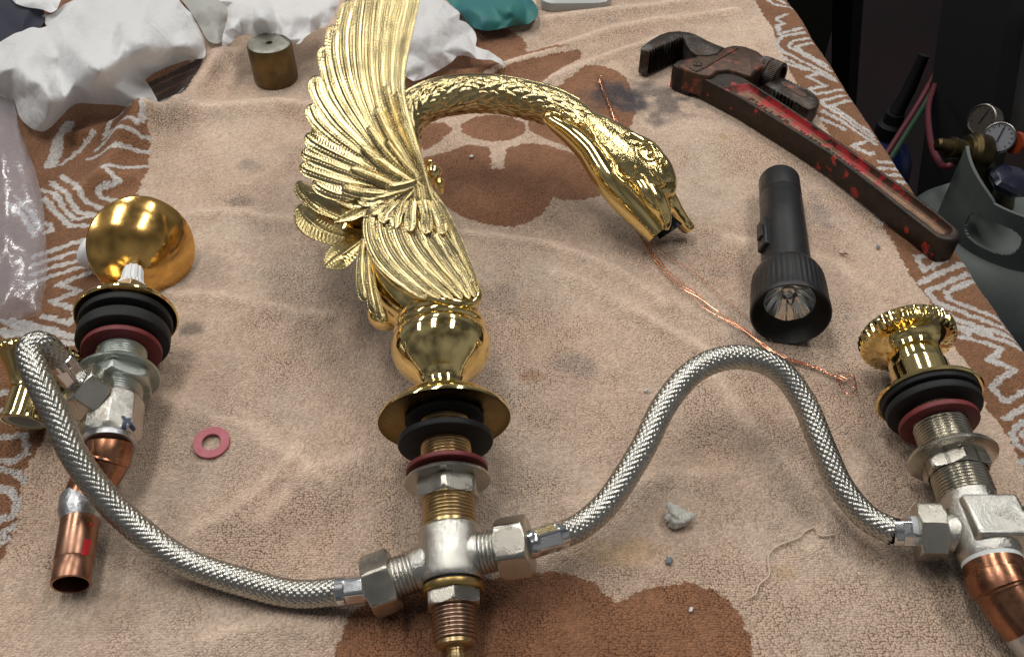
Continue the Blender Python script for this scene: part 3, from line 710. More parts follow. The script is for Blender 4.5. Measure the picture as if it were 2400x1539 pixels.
# cheek lobe ring, eye, brow, crest
trim("cheek_ring", Zh([(785, 610), (770, 680), (785, 780), (830, 825), (890, 830), (950, 790), (970, 750), (940, 705)]), 1.1, 50, .3)
p, no = hit(bT, 1524, 363, 0)
mb = MB()
e1_ = nrm(np.cross(no, [0, 0, 1])); e2_ = np.cross(no, e1_)
mb.ellipsoid(p + no * .5, e1_ * 2.2, e2_ * 2.2, no * 2.0); mb.build("eye", M['brass'], head)
trim("eye_ring", Zh([(985, 560), (1010, 535), (1070, 535), (1130, 560), (1150, 610), (1120, 650), (1060, 645), (1010, 610), (985, 565)]), 1.0, 50, .35)
trim("brow_ridge", Zh([(920, 490), (1000, 500), (1080, 520), (1140, 560), (1160, 620), (1180, 680)]), 1.3, 40, .3, taper=True)
trim("crown_lobe", Zh([(830, 380), (900, 405), (1000, 440), (1100, 490), (1165, 555), (1215, 630), (1250, 690)]), 3.4, 50, -1.2, taper=True)
trim("curl", Zh([(1180, 690), (1195, 650), (1235, 650), (1255, 690), (1230, 715)]), 1.1, 30, .4)
trim("lore_fold", Zh([(1120, 690), (1150, 760), (1200, 830), (1250, 890)]), 2.2, 30, -.4, taper=True)
trim("lore_fold", Zh([(1000, 770), (1060, 850), (1100, 930), (1130, 1010)]), 1.3, 30, -.1, taper=True)
# bill: upper mandible facing us, far prong and the bore between
mb = MB()
pU, rU = px_path([(1502, 425, 41, 22), (1520, 448, 38, 28), (1538, 474, 34, 27), (1552, 498, 29, 21), (1560, 520, 25, 14), (1558, 538, 21, 9)], 40)
mb.tube(pU, rU, 28, ref=up, ry=rU * .8); mb.build("upper_bill", M['brass'], head)
trim("bill_ridge", [(1508, 412), (1524, 440), (1540, 468), (1553, 498), (1560, 520)], .9, 40, .2, bv=bvh_of(mb, mbT, mbH))
mb = MB(); pU, rU = px_path([(1535, 392, 36, 12), (1548, 414, 34, 15), (1560, 436, 30, 16), (1571, 456, 26, 14), (1574, 470, 22, 10)], 30)
mb.tube(pU, rU, 20, ref=up); mb.build("nostril_fold", M['brass'], head)
mb = MB(); pU, rU = px_path([(1540, 430, 30, 24), (1562, 470, 23, 25), (1582, 500, 16, 21), (1600, 521, 11, 17), (1613, 536, 8, 15), (1617, 542, 6.8, 12)], 40)
mb.tube(pU, rU, 20, ref=up, ry=rU * 1.3); mb.build("far_bill_edge", M['brass'], head)
mb = MB(); pU, rU = px_path([(1540, 490, 19, 32), (1566, 525, 11, 38), (1576, 540, 8, 38)], 20)
mb.tube(pU, rU, 28, ref=up, ry=np.minimum(rU * .62, 8.0)); mb.build("spout_bore", M['bore_shade'], head)
# knob between neck and wing
KX = Axis(P(1022, 402, 40), P(1000, 396, 44)); mb = MB()
kc = P(1013, 408, 44); mb.ellipsoid(kc, [6.3, 0, 0], [0, 4.6, 4.6], [0, -4.6, 4.6], 24, 14)
mb.ellipsoid(kc + np.array([-1.5, 5, 5]), [2.6, 0, 0], [0, 2.3, 0], [0, 0, 2.3]); mb.ellipsoid(kc + np.array([5, -6, -4]), [3.2, 1, 0], [-1, 4.5, 3], [0, -3, 4.5], 20, 12)
mb.build("wing_pivot_knob", M['brass'], SW)

# wing: feathers over a solid plate
def hwing(u, v):
    return 65.0 + np.maximum(0, 470 - np.asarray(v)) * .125 - np.maximum(0, 1000 - np.asarray(u)) * .028
def feather(name, pts, hw, parent, layer=0.0, barb=6.4, camber=1.5, hfun=hwing, n=None, mat='brass_wing', prof=((0, 1), (1, .38)), point=False, amp=.13, slope=.9, thick=1.8):
    pts = np.array(pts, float); Lp = np.linalg.norm(np.diff(pts, axis=0), axis=1).sum()
    n = n or max(28, int(Lp / barb * 5)); c = resample(catmull(pts, 80), n)
    t = np.linspace(0, 1, n); T2 = np.gradient(c, axis=0); T2 /= np.linalg.norm(T2, axis=1, keepdims=True) + 1e-9
    Nn = np.stack([-T2[:, 1], T2[:, 0]], 1); W = np.array([-1, -.96, -.86, -.7, -.5, -.32, -.18, -.08, 0, .08, .18, .32, .5, .7, .86, .96, 1])
    s_px = t * Lp
    tip = np.sqrt(np.clip(1 - (1 - np.clip(s_px / (hw * 1.3), 0, 1)) ** 2, .0004, 1)) if not point else np.clip(s_px / (hw * 3.0), 0.02, 1)
    wid = hw * tip * np.interp(t, [q_[0] for q_ in prof], [q_[1] for q_ in prof])
    Wg, Sg = np.meshgrid(W, s_px); wd = wid[:, None]; aw = np.abs(Wg)
    UV = c[:, None] + Nn[:, None] * (Wg * wd)[:, :, None]
    ph = 2 * math.pi * (Sg + aw * wd * slope) / barb
    grow = .35 + .65 * np.minimum(1, Sg / (hw * 1.5)); rel = np.clip(wd / hw, .3, 1)
    z = camber * (1 - aw ** 2.4) * grow * rel + layer
    z = z + amp * np.sin(ph) * np.clip((aw - .06) * 5, 0, 1) * np.clip((1 - aw) * 7, 0, 1) + np.where(aw < .05, .55, np.where(aw < .1, .4, 0)) * rel + .3 * (aw > .9) * (aw < .98)
    h = hfun(UV[..., 0], UV[..., 1])
    top = Pv(UV[..., 0], UV[..., 1], h + z); bot = Pv(UV[..., 0], UV[..., 1], h + layer - thick)
    mb = MB(); mb.grid(np.concatenate([top, bot[:, ::-1]], 1), False, True, True, True)
    return mb.build(name, M[mat], parent, angle=75)
WG = MB()
outl = [(960, -30), (800, 40), (775, 110), (765, 160), (745, 210), (735, 260), (728, 320), (718, 370), (712, 395), (745, 425), (800, 462), (800, 516), (858, 520), (866, 560), (890, 615), (930, 660), (990, 692), (1050, 702), (1102, 704), (1114, 690), (1096, 640), (1036, 505), (990, 410), (955, 305), (936, 225), (936, 170), (952, 90), (972, -10)]
o2 = resample(outl, 160, True)
cen = np.array([930, 400.0])
def plate(mb, out, e0, e1, hf, step=16):
    us_, vs_ = np.meshgrid(np.arange(out[:, 0].min(), out[:, 0].max(), step), np.arange(out[:, 1].min(), out[:, 1].max(), step))
    pin = []
    for a_, b_ in zip(us_.ravel(), vs_.ravel()):
        c_ = False
        for i in range(len(out)):
            x1, y1 = out[i]; x2, y2 = out[i - 1]
            if (y1 > b_) != (y2 > b_) and a_ < (x2 - x1) * (b_ - y1) / (y2 - y1) + x1: c_ = not c_
        if c_ and np.min(np.hypot(out[:, 0] - a_, out[:, 1] - b_)) > step * .5: pin.append((a_, b_))
    n0 = len(out); vo, _, fo, _, _, _ = delaunay_2d_cdt([Vector(p) for p in out] + [Vector(p) for p in pin], [], [list(range(n0))], 1, 1e-4)
    A_ = np.array([[p.x, p.y] for p in vo]); hh = hf(A_[:, 0], A_[:, 1])
    K = len(A_); fs = [tuple(f) for f in fo] + [tuple(K + i for i in reversed(f)) for f in fo] + [(i, (i + 1) % n0, K + (i + 1) % n0, K + i) for i in range(n0)]
    mb.add(np.vstack([Pv(A_[:, 0], A_[:, 1], hh + e0), Pv(A_[:, 0], A_[:, 1], hh + e1)]), fs)
plate(WG, o2, -.6, -4.2, hwing)
wing = WG.build("wing", M['brass'], SW)
# the polished rim under the lower feathers
mb = MB(); rimp = [(858, 524), (864, 560), (884, 612), (922, 655), (980, 690), (1050, 706), (1100, 710), (1118, 696), (1112, 668)]
rc = catmull(rimp, 70); mb.tube([P(u, v, hwing(u, v) - 2.6) for u, v in rc], 2.7, 14); mb.build("wing_rim", M['brass'], wing)
prim = [
 ([(975, -40), (955, 60), (941, 130), (936, 190), (942, 240), (962, 310), (990, 390), (1012, 450)], 14, .2),
 ([(945, -40), (921, 60), (913, 130), (914, 200), (930, 280), (960, 360), (992, 430)], 14, .0),
 ([(912, -40), (897, 60), (890, 140), (895, 210), (915, 290), (950, 370), (985, 430)], 14, .25),
 ([(878, -40), (867, 60), (865, 140), (873, 210), (898, 290), (940, 370), (980, 432)], 14.5, .05),
 ([(850, -30), (838, 60), (838, 140), (850, 210), (880, 290), (928, 375), (975, 435)], 15, .3),
 ([(822, 0), (806, 70), (808, 140), (824, 210), (862, 290), (915, 375), (968, 437)], 17, .1),
 ([(786, 58), (781, 110), (790, 170), (815, 235), (858, 305), (912, 380), (962, 438)], 17, .35),
 ([(763, 106), (768, 160), (786, 220), (826, 285), (872, 340), (920, 395), (960, 440)], 17, .1),
 ([(739, 178), (748, 222), (785, 280), (835, 330), (885, 375), (930, 415), (960, 440)], 17, .35),
 ([(726, 244), (745, 282), (795, 328), (850, 365), (905, 402), (955, 440)], 17, .1),
 ([(716, 316), (742, 335), (800, 365), (860, 392), (920, 420), (960, 440)], 17, .35),
 ([(706, 356), (740, 370), (800, 394), (862, 415), (925, 435), (960, 445)], 15, .1),
 ([(702, 388), (740, 404), (800, 424), (862, 438), (930, 450)], 15, .35),
 ([(733, 424), (770, 446), (820, 460), (880, 462), (930, 458)], 16, .1)]
for i, (p_, w_, l_) in enumerate(prim): feather("flight_feather", p_, w_ * 1.16, wing, l_, prof=((0, 1.1), (.3, 1.0), (.6, .72), (1, .30)), camber=.75, barb=7.2, amp=.165)
cov = [([(903, 200), (915, 245), (945, 320), (988, 400)], 12), ([(880, 250), (902, 300), (942, 365), (990, 425)], 13), ([(862, 296), (895, 345), (940, 395), (985, 432)], 13), ([(846, 345), (890, 385), (940, 420), (985, 445)], 13),
       ([(930, 215), (940, 270), (965, 340), (998, 410)], 11), ([(820, 395), (870, 415), (930, 440), (985, 455)], 12), ([(905, 330), (940, 375), (985, 425), (1005, 450)], 11), ([(880, 372), (925, 405), (975, 435), (1005, 455)], 11)]
for k_, (p_, w_) in enumerate(cov): feather("covert_feather", p_, w_ * 1.05, wing, 1.3 + .12 * k_, barb=6.8, prof=((0, 1), (.5, 1), (1, .5)), camber=1.2, amp=.20)
for k_, (p_, w_) in enumerate((([(800, 440), (850, 452), (910, 456), (975, 448)], 13), ([(838, 470), (880, 470), (930, 462), (985, 448)], 14), ([(868, 500), (892, 482), (930, 465), (980, 445)], 15), ([(893, 522), (908, 492), (940, 465), (982, 440)], 15), ([(925, 534), (930, 500), (952, 466), (986, 436)], 15),
                               ([(872, 470), (905, 462), (945, 450), (988, 432)], 12), ([(905, 488), (925, 468), (958, 448), (992, 428)], 12), ([(938, 500), (950, 475), (972, 450), (998, 425)], 12), ([(905, 440), (935, 436), (965, 428), (998, 412)], 11))):
    feather("covert_feather", p_, w_, wing, 2.1 + .14 * k_, barb=6.4, prof=((0, 1), (.5, 1), (1, .45)), camber=.9, amp=.18)
feather("spur_feather", [(778, 522), (815, 508), (860, 490), (910, 470)], 17, wing, .6, point=True)
feather("spur_feather", [(783, 470), (820, 478), (870, 478), (920, 465)], 15, wing, .5, point=True)
low = [([(1002, 697), (976, 684), (926, 646), (887, 602), (866, 550), (869, 497), (900, 447)], 15, 1.2), ([(1034, 698), (1005, 681), (958, 640), (920, 595), (898, 545), (898, 495), (922, 450)], 16, .7),
       ([(1062, 700), (1030, 676), (985, 632), (948, 585), (927, 530), (928, 480), (945, 450)], 16, 1.1), ([(1084, 700), (1056, 668), (1012, 620), (975, 570), (955, 515), (958, 470)], 16, .7),
       ([(1102, 700), (1080, 664), (1040, 612), (1005, 560), (982, 505), (975, 462)], 16, 1.1), ([(1113, 696), (1096, 652), (1064, 600), (1034, 550), (1008, 495), (995, 455)], 15, .7), ([(1120, 684), (1106, 640), (1080, 580), (1052, 520), (1025, 470), (1008, 440)], 11, 1.1)]
for p_, w_, l_ in low: feather("secondary_feather", p_, w_, wing, l_, prof=((0, .5), (.15, .66), (.45, 1.04), (.8, .94), (1, .5)), camber=.95, slope=-.9, barb=7.2, amp=.165)
for p_, w_ in (([(998, 548), (1000, 510), (990, 470), (985, 430)], 16), ([(960, 542), (962, 505), (968, 468), (980, 430)], 16), ([(1040, 548), (1030, 512), (1012, 470), (998, 430)], 14), ([(1030, 520), (1022, 490), (1008, 460), (1000, 435)], 12), ([(1010, 480), (1005, 455), (998, 425), (990, 400)], 12), ([(978, 478), (978, 455), (976, 430), (970, 405)], 12)):
    feather("shoulder_feather", p_, w_, wing, 3.4, barb=6.4, prof=((0, 1), (1, .6)), camber=.9, amp=.18)
# tail and body feathers (lower than the wing)
tail = MB(); tail.ellipsoid(P(850, 545, 44), [18, 4, 0], [-4, 16, 0], [0, 0, 9], 24, 12); tl = tail.build("tail", M['brass'], SW)
ht = lambda u, v: 46 + (u - 700) * .03
for p_, w_, l_ in (([(697, 425), (715, 452), (760, 478), (830, 500)], 22, 0), ([(698, 482), (725, 515), (775, 545), (850, 565)], 36, 1.5), ([(762, 624), (795, 600), (830, 575), (870, 545)], 33, 3.0), ([(715, 455), (750, 480), (800, 505), (850, 520)], 20, 2.0)):
    feather("tail_feather", p_, w_, tl, l_, hfun=ht, prof=((0, .8), (.3, 1), (1, .5)), camber=1.5, barb=8, amp=.15, mat='brass_tail')
hb = lambda u, v: 57 - (v - 560) * .05 + (u - 860) * .05
for p_, w_, l_ in (([(857, 705), (846, 660), (845, 610), (850, 560)], 15, 0), ([(880, 735), (868, 690), (862, 640), (862, 590)], 14, .8), ([(895, 752), (886, 715), (878, 680), (874, 640)], 11, 1.4)):
    feather("body_feather", p_, w_, body, l_, hfun=hb)
# ------------------------------------------------------------------ braided hoses
def hose(name, label, rows, nutA, nutB, rad=6.2, group=None):
    base = P(rows[len(rows) // 2][0], rows[len(rows) // 2][1], 0)
    t = thing(name, label, "hose", base, group)
    path = catmull([P(u, v, h) for u, v, h in rows], 500)
    path = resample(path, 700)
    Ltot = np.linalg.norm(np.diff(path, axis=0), axis=1).sum()
    mb = MB(); mb.tube(path[::4], rad - .75, 20); mb.build("inner_hose", M['core'], t)
    NS = 12; k = 1 / (rad * 1.02); ds = math.pi / (NS * k); n = int(Ltot / ds * 4)
    c = resample(path, n); T, N, B = frames(c); s = np.linspace(0, Ltot, n)
    mb = MB()
    for sg in (1, -1):
        for i in range(NS):
            th = 2 * math.pi * i / NS + sg * k * s
            off = sg * .24 * np.cos(math.pi * s / ds)
            wv = np.array([-.94, -.33, .33, .94]); hw = math.pi / NS * 1.0; lo = np.array([-.14, .06, .06, -.14])
            V = np.zeros((n, 4, 3))
            for j in range(4):
                # ribbon width runs across the strand
                a = th + wv[j] * hw * .5; sh = -sg * wv[j] * hw * .5 / k
                r = rad - .35 + off + lo[j]
                V[:, j] = c + T * sh + N * (r * np.cos(a))[:, None] + B * (r * np.sin(a))[:, None]
            mb.grid(V, False, False)
    o = mb.build("steel_braid", M['braid'], t, angle=180, recalc=False); o["kind"] = "stuff"
    for (p0, p1, big) in (nutA, nutB):
        p0 = np.asarray(p0); p1 = np.asarray(p1); ax = Axis(p0, p1); L_ = np.linalg.norm(p1 - p0)
        mb = MB(); R = 6.3
        hx = hexfun(5.7, .25)
        def fr_(th, s_, r): return np.where((s_ > L_ * .22) & (s_ < L_ * .88), np.minimum(hx(th, s_, r), r), r)
        mb.lathe(ax.A, ax.d, [(-1.5, R * .90), (-.8, R), (L_ * .12, R), (L_ * .20, R), (L_ * .24, R), (L_ * .245, R), (L_ * .84, R), (L_ * .88, R), (L_ * .885, R), (L_ * .96, R * .96), (L_, R * .90), (L_ + 1.5, R * .8)], 120, fr_)
        mb.build("crimped_ferrule", M['chrome'], t, angle=22)
    return t
# left hose: from the tee's left nut, along the towel, over the copper pipe and up to the left valve
LNo = LX.pt(np.linalg.norm(LN - TA) + 6.0)
Lf0 = P(797, 1385, 11); Lf1 = LNo
VB = np.array(P(258, 950, 24)); VN = P(203, 918, 36); Vf1 = P(178, 893, 43); Vf0 = P(140, 846, 56)
hl_rows = [(797, 1385, 11), (700, 1391, 8), (600, 1371, 7), (437, 1317, 9.5), (315, 1232, 18), (231, 1146, 30), (171, 1060, 42), (133, 974, 52), (90, 889, 62), (70, 828, 67), (84, 806, 68), (108, 812, 65), (140, 846, 56)]
HLt = hose("braided_hose", "steel braided hose curling from tee over the copper tube to the left valve", hl_rows, (Lf0, Lf1, 0), (Vf0, Vf1, 0), group="braided connector hoses")
RNo = RX.pt(np.linalg.norm(RN - TA) + 6.0)
Rf0 = P(1312, 1254, 20); VRN = P(2182, 1246, 17); Vr0 = P(2098, 1247, 15); Vr1 = P(2160, 1247, 16.5)
hr_rows = [(1312, 1254, 20), (1362, 1232, 19), (1428, 1172, 22), (1502, 1058, 30), (1560, 945, 38), (1632, 866, 44), (1725, 836, 46), (1818, 862, 42), (1882, 938, 34), (1930, 1052, 25), (1972, 1142, 18), (2032, 1212, 14), (2098, 1247, 15)]
HRt = hose("braided_hose", "steel braided hose arching between tee and the right valve, below the flashlight", hr_rows, (Rf0, RNo, 0), (Vr0, Vr1, 0), group="braided connector hoses")
def coupling(ax, s0, s1, ap, parent, ang=.3, mat='nut'):
    mb = MB(); hexnut(mb, ax, s0, s1, ap, ang0=ang); mb.build("coupling_nut", M[mat], parent)
dL = np.linalg.norm(LN - TA); dR = np.linalg.norm(RN - TA)
coupling(LX, dL - 6, dL + 6.5, 12.0, HLt, .42)
coupling(RX, dR - 6.5, dR + 7, 12.0, HRt, .30)

# ------------------------------------------------------------------ valves
def knurl(n, amp):
    def f(th, s, r): return r * (1 + amp * (np.abs(np.cos(n * th / 2 + s * .25)) - .5))
    return f
# right valve
RV = thing("right_angle_valve", "gold capped valve with black and red washers and copper elbow at the right edge", "valve", P(2181, 940, 0))
VX = Axis(np.array([206.5, 284.0, 25.4]), np.array([206.5, 212.0, 20.0])); vp = VX.prof
mb = MB()
sR = VX.s(793); R = 23.6
def fk(th, s, r): return np.where(r > R * .96, r * (1 + .028 * np.cos(38 * th)), r)
mb.lathe(VX.A, VX.d, [(sR - 4.5, 3), (sR - 5, R * .80), (sR - 4, R * .95), (sR - 2.4, R), (sR, R * 1.01), (sR + 2.4, R * 1.0), (sR + 3.8, R * .975), (sR + 4.4, R * .93), (sR + 5.0, R * .84), (sR + 6.0, R * .72), (sR + 7.6, R * .63), (sR + 9.5, 13.9), (sR + 12, 13.5)], 204, fk)
mb.build("beaded_cap", M['brass'], RV)
s1_ = VX.s(930)
mb = MB(); mb.lathe(VX.A, VX.d, [(sR + 8, 12.5), (sR + 10, 13.4), (sR + 20, 13.5), (sR + 20.6, 14.3), (sR + 21.4, 14.5), (sR + 30, 14.8), (sR + 31, 15.2), (sR + 35, 16), (s1_ - 2, 22), (s1_ - .5, 25), (s1_ + .6, 25.4), (s1_ + 1.4, 24.6)], 80); mb.build("sleeve", M['brass'], RV)
disc_part(VX, 931, 946, 112, 60, "rubber_gasket", M['rubber'], RV)
disc_part(VX, 950, 968, 108, 60, "rubber_gasket", M['rubber'], RV)
disc_part(VX, 985, 998, 90, 62, "fibre_washer", M['fibre_red'], RV)
mb = MB(); sA, sB = VX.s(940), VX.s(1168); mb.lathe(VX.A, VX.d, thread_prof(sA, sB, 12.6, 1.6, .75), 72); mb.build("threaded_stem", M['nickel_thread'], RV)
s0 = VX.s(1074); r = VX.r(s0, 102)
mb = MB(); mb.lathe(VX.A, VX.d, [(s0 - 2.5, 12.5), (s0 - 2.5, r * .8), (s0 - 1.2, r * .97), (s0, r), (s0 + .8, r * .985), (s0 + 2, r * .84), (s0 + 2.4, r * .7), (s0 + 2.4, 12.5)], 80, closed=True); mb.build("clamp_washer", M['nut'], RV)
mb = MB(); hexnut(mb, VX, s0 + 2, s0 + 9, VX.r(s0, 66), ang0=.12 + math.pi / 6, hole=12.4); mb.build("lock_nut", M['nut'], RV)
sT = VX.s(1250)
mb = MB(); mb.lathe(VX.A, VX.d, [(sB - 2, 11.5), (sB, 12.2), (sB + 4, 12.6), (sT - 6, 13.2), (sT + 10, 13.4), (sT + 13, 12.4), (sT + 14, 10)], 60)
AXR = Axis(VX.pt(sT), VRN); L_ = np.linalg.norm(VRN - AXR.A)
mb.lathe(AXR.A, AXR.d, [(4, 10.5), (L_ - 12, 9.6), (L_ - 11, 8.8), (L_ - 4, 8.6)], 48)
mb.build("cast_body", M['nickel'], RV)
mb = MB(); c = VX.pt(sT - 1) + np.array([3.0, 0, 6.5]); mb.box(c, [12.2, 0, 0], [0, 10.8, -.7], [0, .4, 7.8])
bo = mb.build("square_boss", M['nickel'], RV)
bvm = bo.modifiers.new("bevel", 'BEVEL'); bvm.width = .0016; bvm.segments = 3
mb = MB(); mb.lathe(VX.pt(sT) + np.array([12, 2, 4]), [1, 0, .05], [(0, 8), (8, 8), (10, 7), (22, 7)], 36); mb.build("side_port", M['nickel_thread'], RV)
mb = MB(); hexnut(mb, AXR, L_ - 5, L_ + 6.5, 11.4, ang0=.25, ch=.14); mb.build("coupling_nut", M['nut'], HRt)
mb = MB(); mb.lathe(AXR.A, AXR.d, [(L_ + 5.5, 6.9), (L_ + 8.6, 6.6)], 36); mb.build("tape_seal", M['teflon'], HRt)
mb = MB(); mb.lathe(VX.A, VX.d, [(sT + 12.5, 11.8), (sT + 13, 12.3), (sT + 15.5, 12.2), (sT + 16, 11.5)], 50); mb.build("tape_seal", M['teflon'], RV)
mb = MB()
ce = [VX.pt(sT + 15), VX.pt(sT + 24), VX.pt(sT + 34) + np.array([4, 0, -2]), VX.pt(sT + 46) + np.array([12, 0, -5])]
cpp = catmull(ce, 60); tt = np.linspace(0, 1, 60)
rad_ = np.where(tt < .22, 12.4, np.where(tt < .40, 13.4, np.where(tt < .43, 12.4, 11.8)))
mb.tube(cpp, rad_, 40); mb.build("copper_elbow", M['copper'], RV)
e2p = cpp[-1]; dd = nrm(cpp[-1] - cpp[-3])
mb = MB(); mb.lathe(e2p - dd * 8, dd, [(0, 11.9), (3, 12.3), (9, 12.3), (12, 9.5)], 40); mb.build("solder_joint", M['solder'], RV)
mb = MB(); mb.lathe(e2p, dd, [(0, 8.6), (90, 8.6)], 36); mb.build("copper_tube", M['copper_tube'], RV)

# left valve
LV = thing("left_angle_valve", "valve with white splined spindle, black and red washers and copper elbow at left", "valve", P(294, 748, 0))
QX = Axis(P(297, 745, 28.0), P(263, 985, 23.5)); qp = QX.prof
mb = MB()
s0 = QX.s(745); R = 26.2
mb.lathe(QX.A, QX.d, [(s0 - 9, 9.5), (s0 - 7, 11), (s0 - 3, 22), (s0 - 1, R * .985), (s0, R), (s0 + .8, R * .99), (s0 + 1.0, R * .97), (s0 - .6, R * .86), (s0 - .8, 12)], 88, closed=False); mb.build("flange", M['brass'], LV)
mb = MB(); hexnut(mb, QX, s0 - 22, s0 - 16, 7.6, .2); mb.lathe(QX.A, QX.d, thread_prof(s0 - 16, s0 - 5, 8.2, 1.4, .5), 48); mb.build("brass_gland", M['brass_thread'], LV)
def sp(th, s, r): return r * (1 + .07 * np.sign(np.cos(10 * th)))
mb = MB(); mb.lathe(QX.A, QX.d, [(s0 - 37, 2.2), (s0 - 38, 3.4), (s0 - 37.6, 4.4), (s0 - 36, 5.0), (s0 - 24, 5.9), (s0 - 23.5, 5.9)], 120, sp)
def sp2(th, s, r): return r * (1 + .05 * np.cos(24 * th))
mb.lathe(QX.A, QX.d, [(s0 - 25, 5), (s0 - 24.8, 7.0), (s0 - 22.4, 7.4), (s0 - 22, 7.2)], 144, sp2); mb.build("white_spindle", M['white_plastic'], LV)
disc_part(QX, 752, 768, 104, 60, "rubber_gasket", M['rubber'], LV)
disc_part(QX, 782, 808, 104, 60, "rubber_gasket", M['rubber'], LV)
disc_part(QX, 818, 830, 89, 58, "fibre_washer", M['fibre_red'], LV)
mb = MB(); sA, sB = QX.s(775), QX.s(935); mb.lathe(QX.A, QX.d, thread_prof(sA, sB, 12.6, 1.5, .6), 72); mb.build("threaded_stem", M['zinc'], LV)
s0 = QX.s(884); r = QX.r(s0, 88) * 1.06
mb = MB(); mb.lathe(QX.A, QX.d, [(s0 - 1.8, 12.5), (s0 - 1.8, r * .85), (s0 - .8, r * .98), (s0 + .2, r), (s0 + .9, r * .98), (s0 + 1.4, r * .8), (s0 + 1.5, 12.5)], 80, closed=True); mb.build("clamp_washer", M['zinc'], LV)
mb = MB(); hexnut(mb, QX, s0 + 1.2, s0 + 8.5, 15.5, ang0=.35, hole=12.3); mb.build("lock_nut", M['zinc'], LV)
sT = QX.s(975)
def octo(th, s_, r):
    a_ = (th - .15 + math.pi / 8) % (math.pi / 4) - math.pi / 8
    return np.where(r > 13.6, np.minimum(13.3 / np.cos(a_), r), r)
mb = MB(); mb.lathe(QX.A, QX.d, [(sB - 3, 11.6), (sB, 12.3), (sB + 2, 12.8), (sB + 3.4, 13.7), (sB + 6, 15), (sT + 10, 15), (sT + 13, 14.2), (sT + 15, 12.6), (sT + 16, 10)], 96, octo); mbO = mb
AXL = Axis(QX.pt(sT - 4), VN); L_ = np.linalg.norm(VN - AXL.A)
mb.lathe(AXL.A, AXL.d, [(2, 11), (L_ - 12, 10.2), (L_ - 10, 9.2), (L_ - 2, 9.0)], 48)
mb.build("cast_body", M['nickel'], LV, angle=20)
# ink mark on the right-hand flat
fx = np.array([.5, -.3, .8])
bvL = bvh_of(mbO)
for st in ([(300, 980), (302, 990), (315, 1008)], [(292, 988), (290, 1010), (298, 1040), (300, 1056)], [(285, 975), (300, 992)]):
    pth = hit_path(bvL, st, 14, .15)
    if len(pth) > 3:
        q = MB(); q.tube(pth, 1.0, 8, ref=fx, ry=.12); q.build("ink_mark", M['ink'], LV)
coupling(AXL, L_ - 6, L_ + 6.5, 11.8, HLt, .55)
mb = MB(); mb.lathe(QX.A, QX.d, [(sT + 15, 12.2), (sT + 16, 12.6), (sT + 18.3, 12.4), (sT + 18.5, 11)], 50); mb.build("sealing_ring", M['solder'], LV)
mb = MB(); e0 = QX.pt(sT + 17)
pe = [e0, P(252, 1062, 21), P(236, 1102, 17), P(210, 1146, 13), P(193, 1190, 11)]
c_ = catmull(pe, 70); tt = np.linspace(0, 1, 70)
mb.tube(c_, np.where(tt < .34, 11.2, np.where(tt < .37, 11.6, 10.8 - 1.3 * np.clip((tt - .4) / .6, 0, 1))), 40)
mb.build("copper_elbow", M['copper'], LV)
tA, tB = P(193, 1182, 11.2), P(166, 1369, 9.0); dT = nrm(tB - tA); LT = np.linalg.norm(tB - tA)
mb = MB(); mb.lathe(tA, dT, [(-4, 9.9), (-1, 10.2), (4, 10.0), (7, 9.0), (9, 8.4)], 40); mb.build("solder_joint", M['solder'], LV)
mb = MB(); mb.lathe(tA, dT, [(0, 8.3), (LT - 11, 8.3), (LT - 10.6, 8.05), (LT - 10.2, 8.3), (LT - .5, 8.3), (LT, 8.1), (LT, 7.2), (LT - 2, 7.1), (LT - 40, 7.1)], 48); mb.build("copper_tube", M['copper_tube'], LV)
mb2 = MB(); mb2.lathe(tA, dT, [(LT - 38, 7.05), (LT - 37, 7.05)], 30); mb2.build("tube_bore", M['dark'], LV)
bvC = bvh_of(mb)
for (u0, v0, u1, v1, wpx) in ((206, 1263, 198, 1300, 9), (214, 1225, 212, 1232, 5)):
    V = []
    for t_ in np.linspace(0, 1, 8):
        ro = []
        for w_ in np.linspace(-1, 1, 6):
            p_, n_ = hit(bvC, u0 + (u1 - u0) * t_ + w_ * wpx, v0 + (v1 - v0) * t_, .12); ro.append(p_ if p_ is not None else ro[-1])
        V.append(ro)
    q = MB(); q.grid(np.array(V), False, False); q.build("red_print_mark", M['redmark'], LV)

# ------------------------------------------------------------------ loose parts on the towel
# polished dome cap
DM = thing("dome_cap", "polished gold dome cap leaning behind the left valve", "dome", P(335, 640, 0))
dc = P(334, 580, 21.5); nv = nrm(np.array([0, 0, H]) - dc); axd = nrm(nv + np.array([1, 0, 0]) * .26 + np.array([0, 0, 1]) * .06)
mb = MB(); R = 41.5; HA = 46.6; z0_ = R * math.cos(math.radians(HA)); prf = [(R * math.cos(a) - z0_, R * math.sin(a)) for a in np.radians(np.linspace(1, HA, 44))]; mb.lathe(dc, axd, prf, 96)
mb.lathe(dc, axd, [(prf[-1][0], prf[-1][1]), (prf[-1][0] - 1.0, prf[-1][1] + .5), (prf[-1][0] - 2.2, prf[-1][1] + .2), (prf[-1][0] - 2.2, prf[-1][1] - 1.5), (prf[-1][0] - .6, prf[-1][1] - 2)], 96, cap0=False, cap1=False)
mb.build("dome_shell", M['gold_dome'], DM)
mb = MB(); mb.lathe(dc - axd * 1.8, axd, [(0, 29.2), (.8, 29.2)], 60); mb.build("dome_back", M['brass_back'], DM)
WP = thing("white_plug", "white plastic plug peeking out behind the left side of the gold dome", "plug", P(222, 600, 0))
wc = P(212, 590, 12); wd_ = nrm(np.array([-.75, .1, .35]))
mb = MB(); mb.lathe(wc - wd_ * 4, wd_, [(0, 10.5), (5, 10.2), (7, 9.4), (9, 7.2), (10, 4)], 48); mb.build("plug_head", M['white_plastic'], WP)
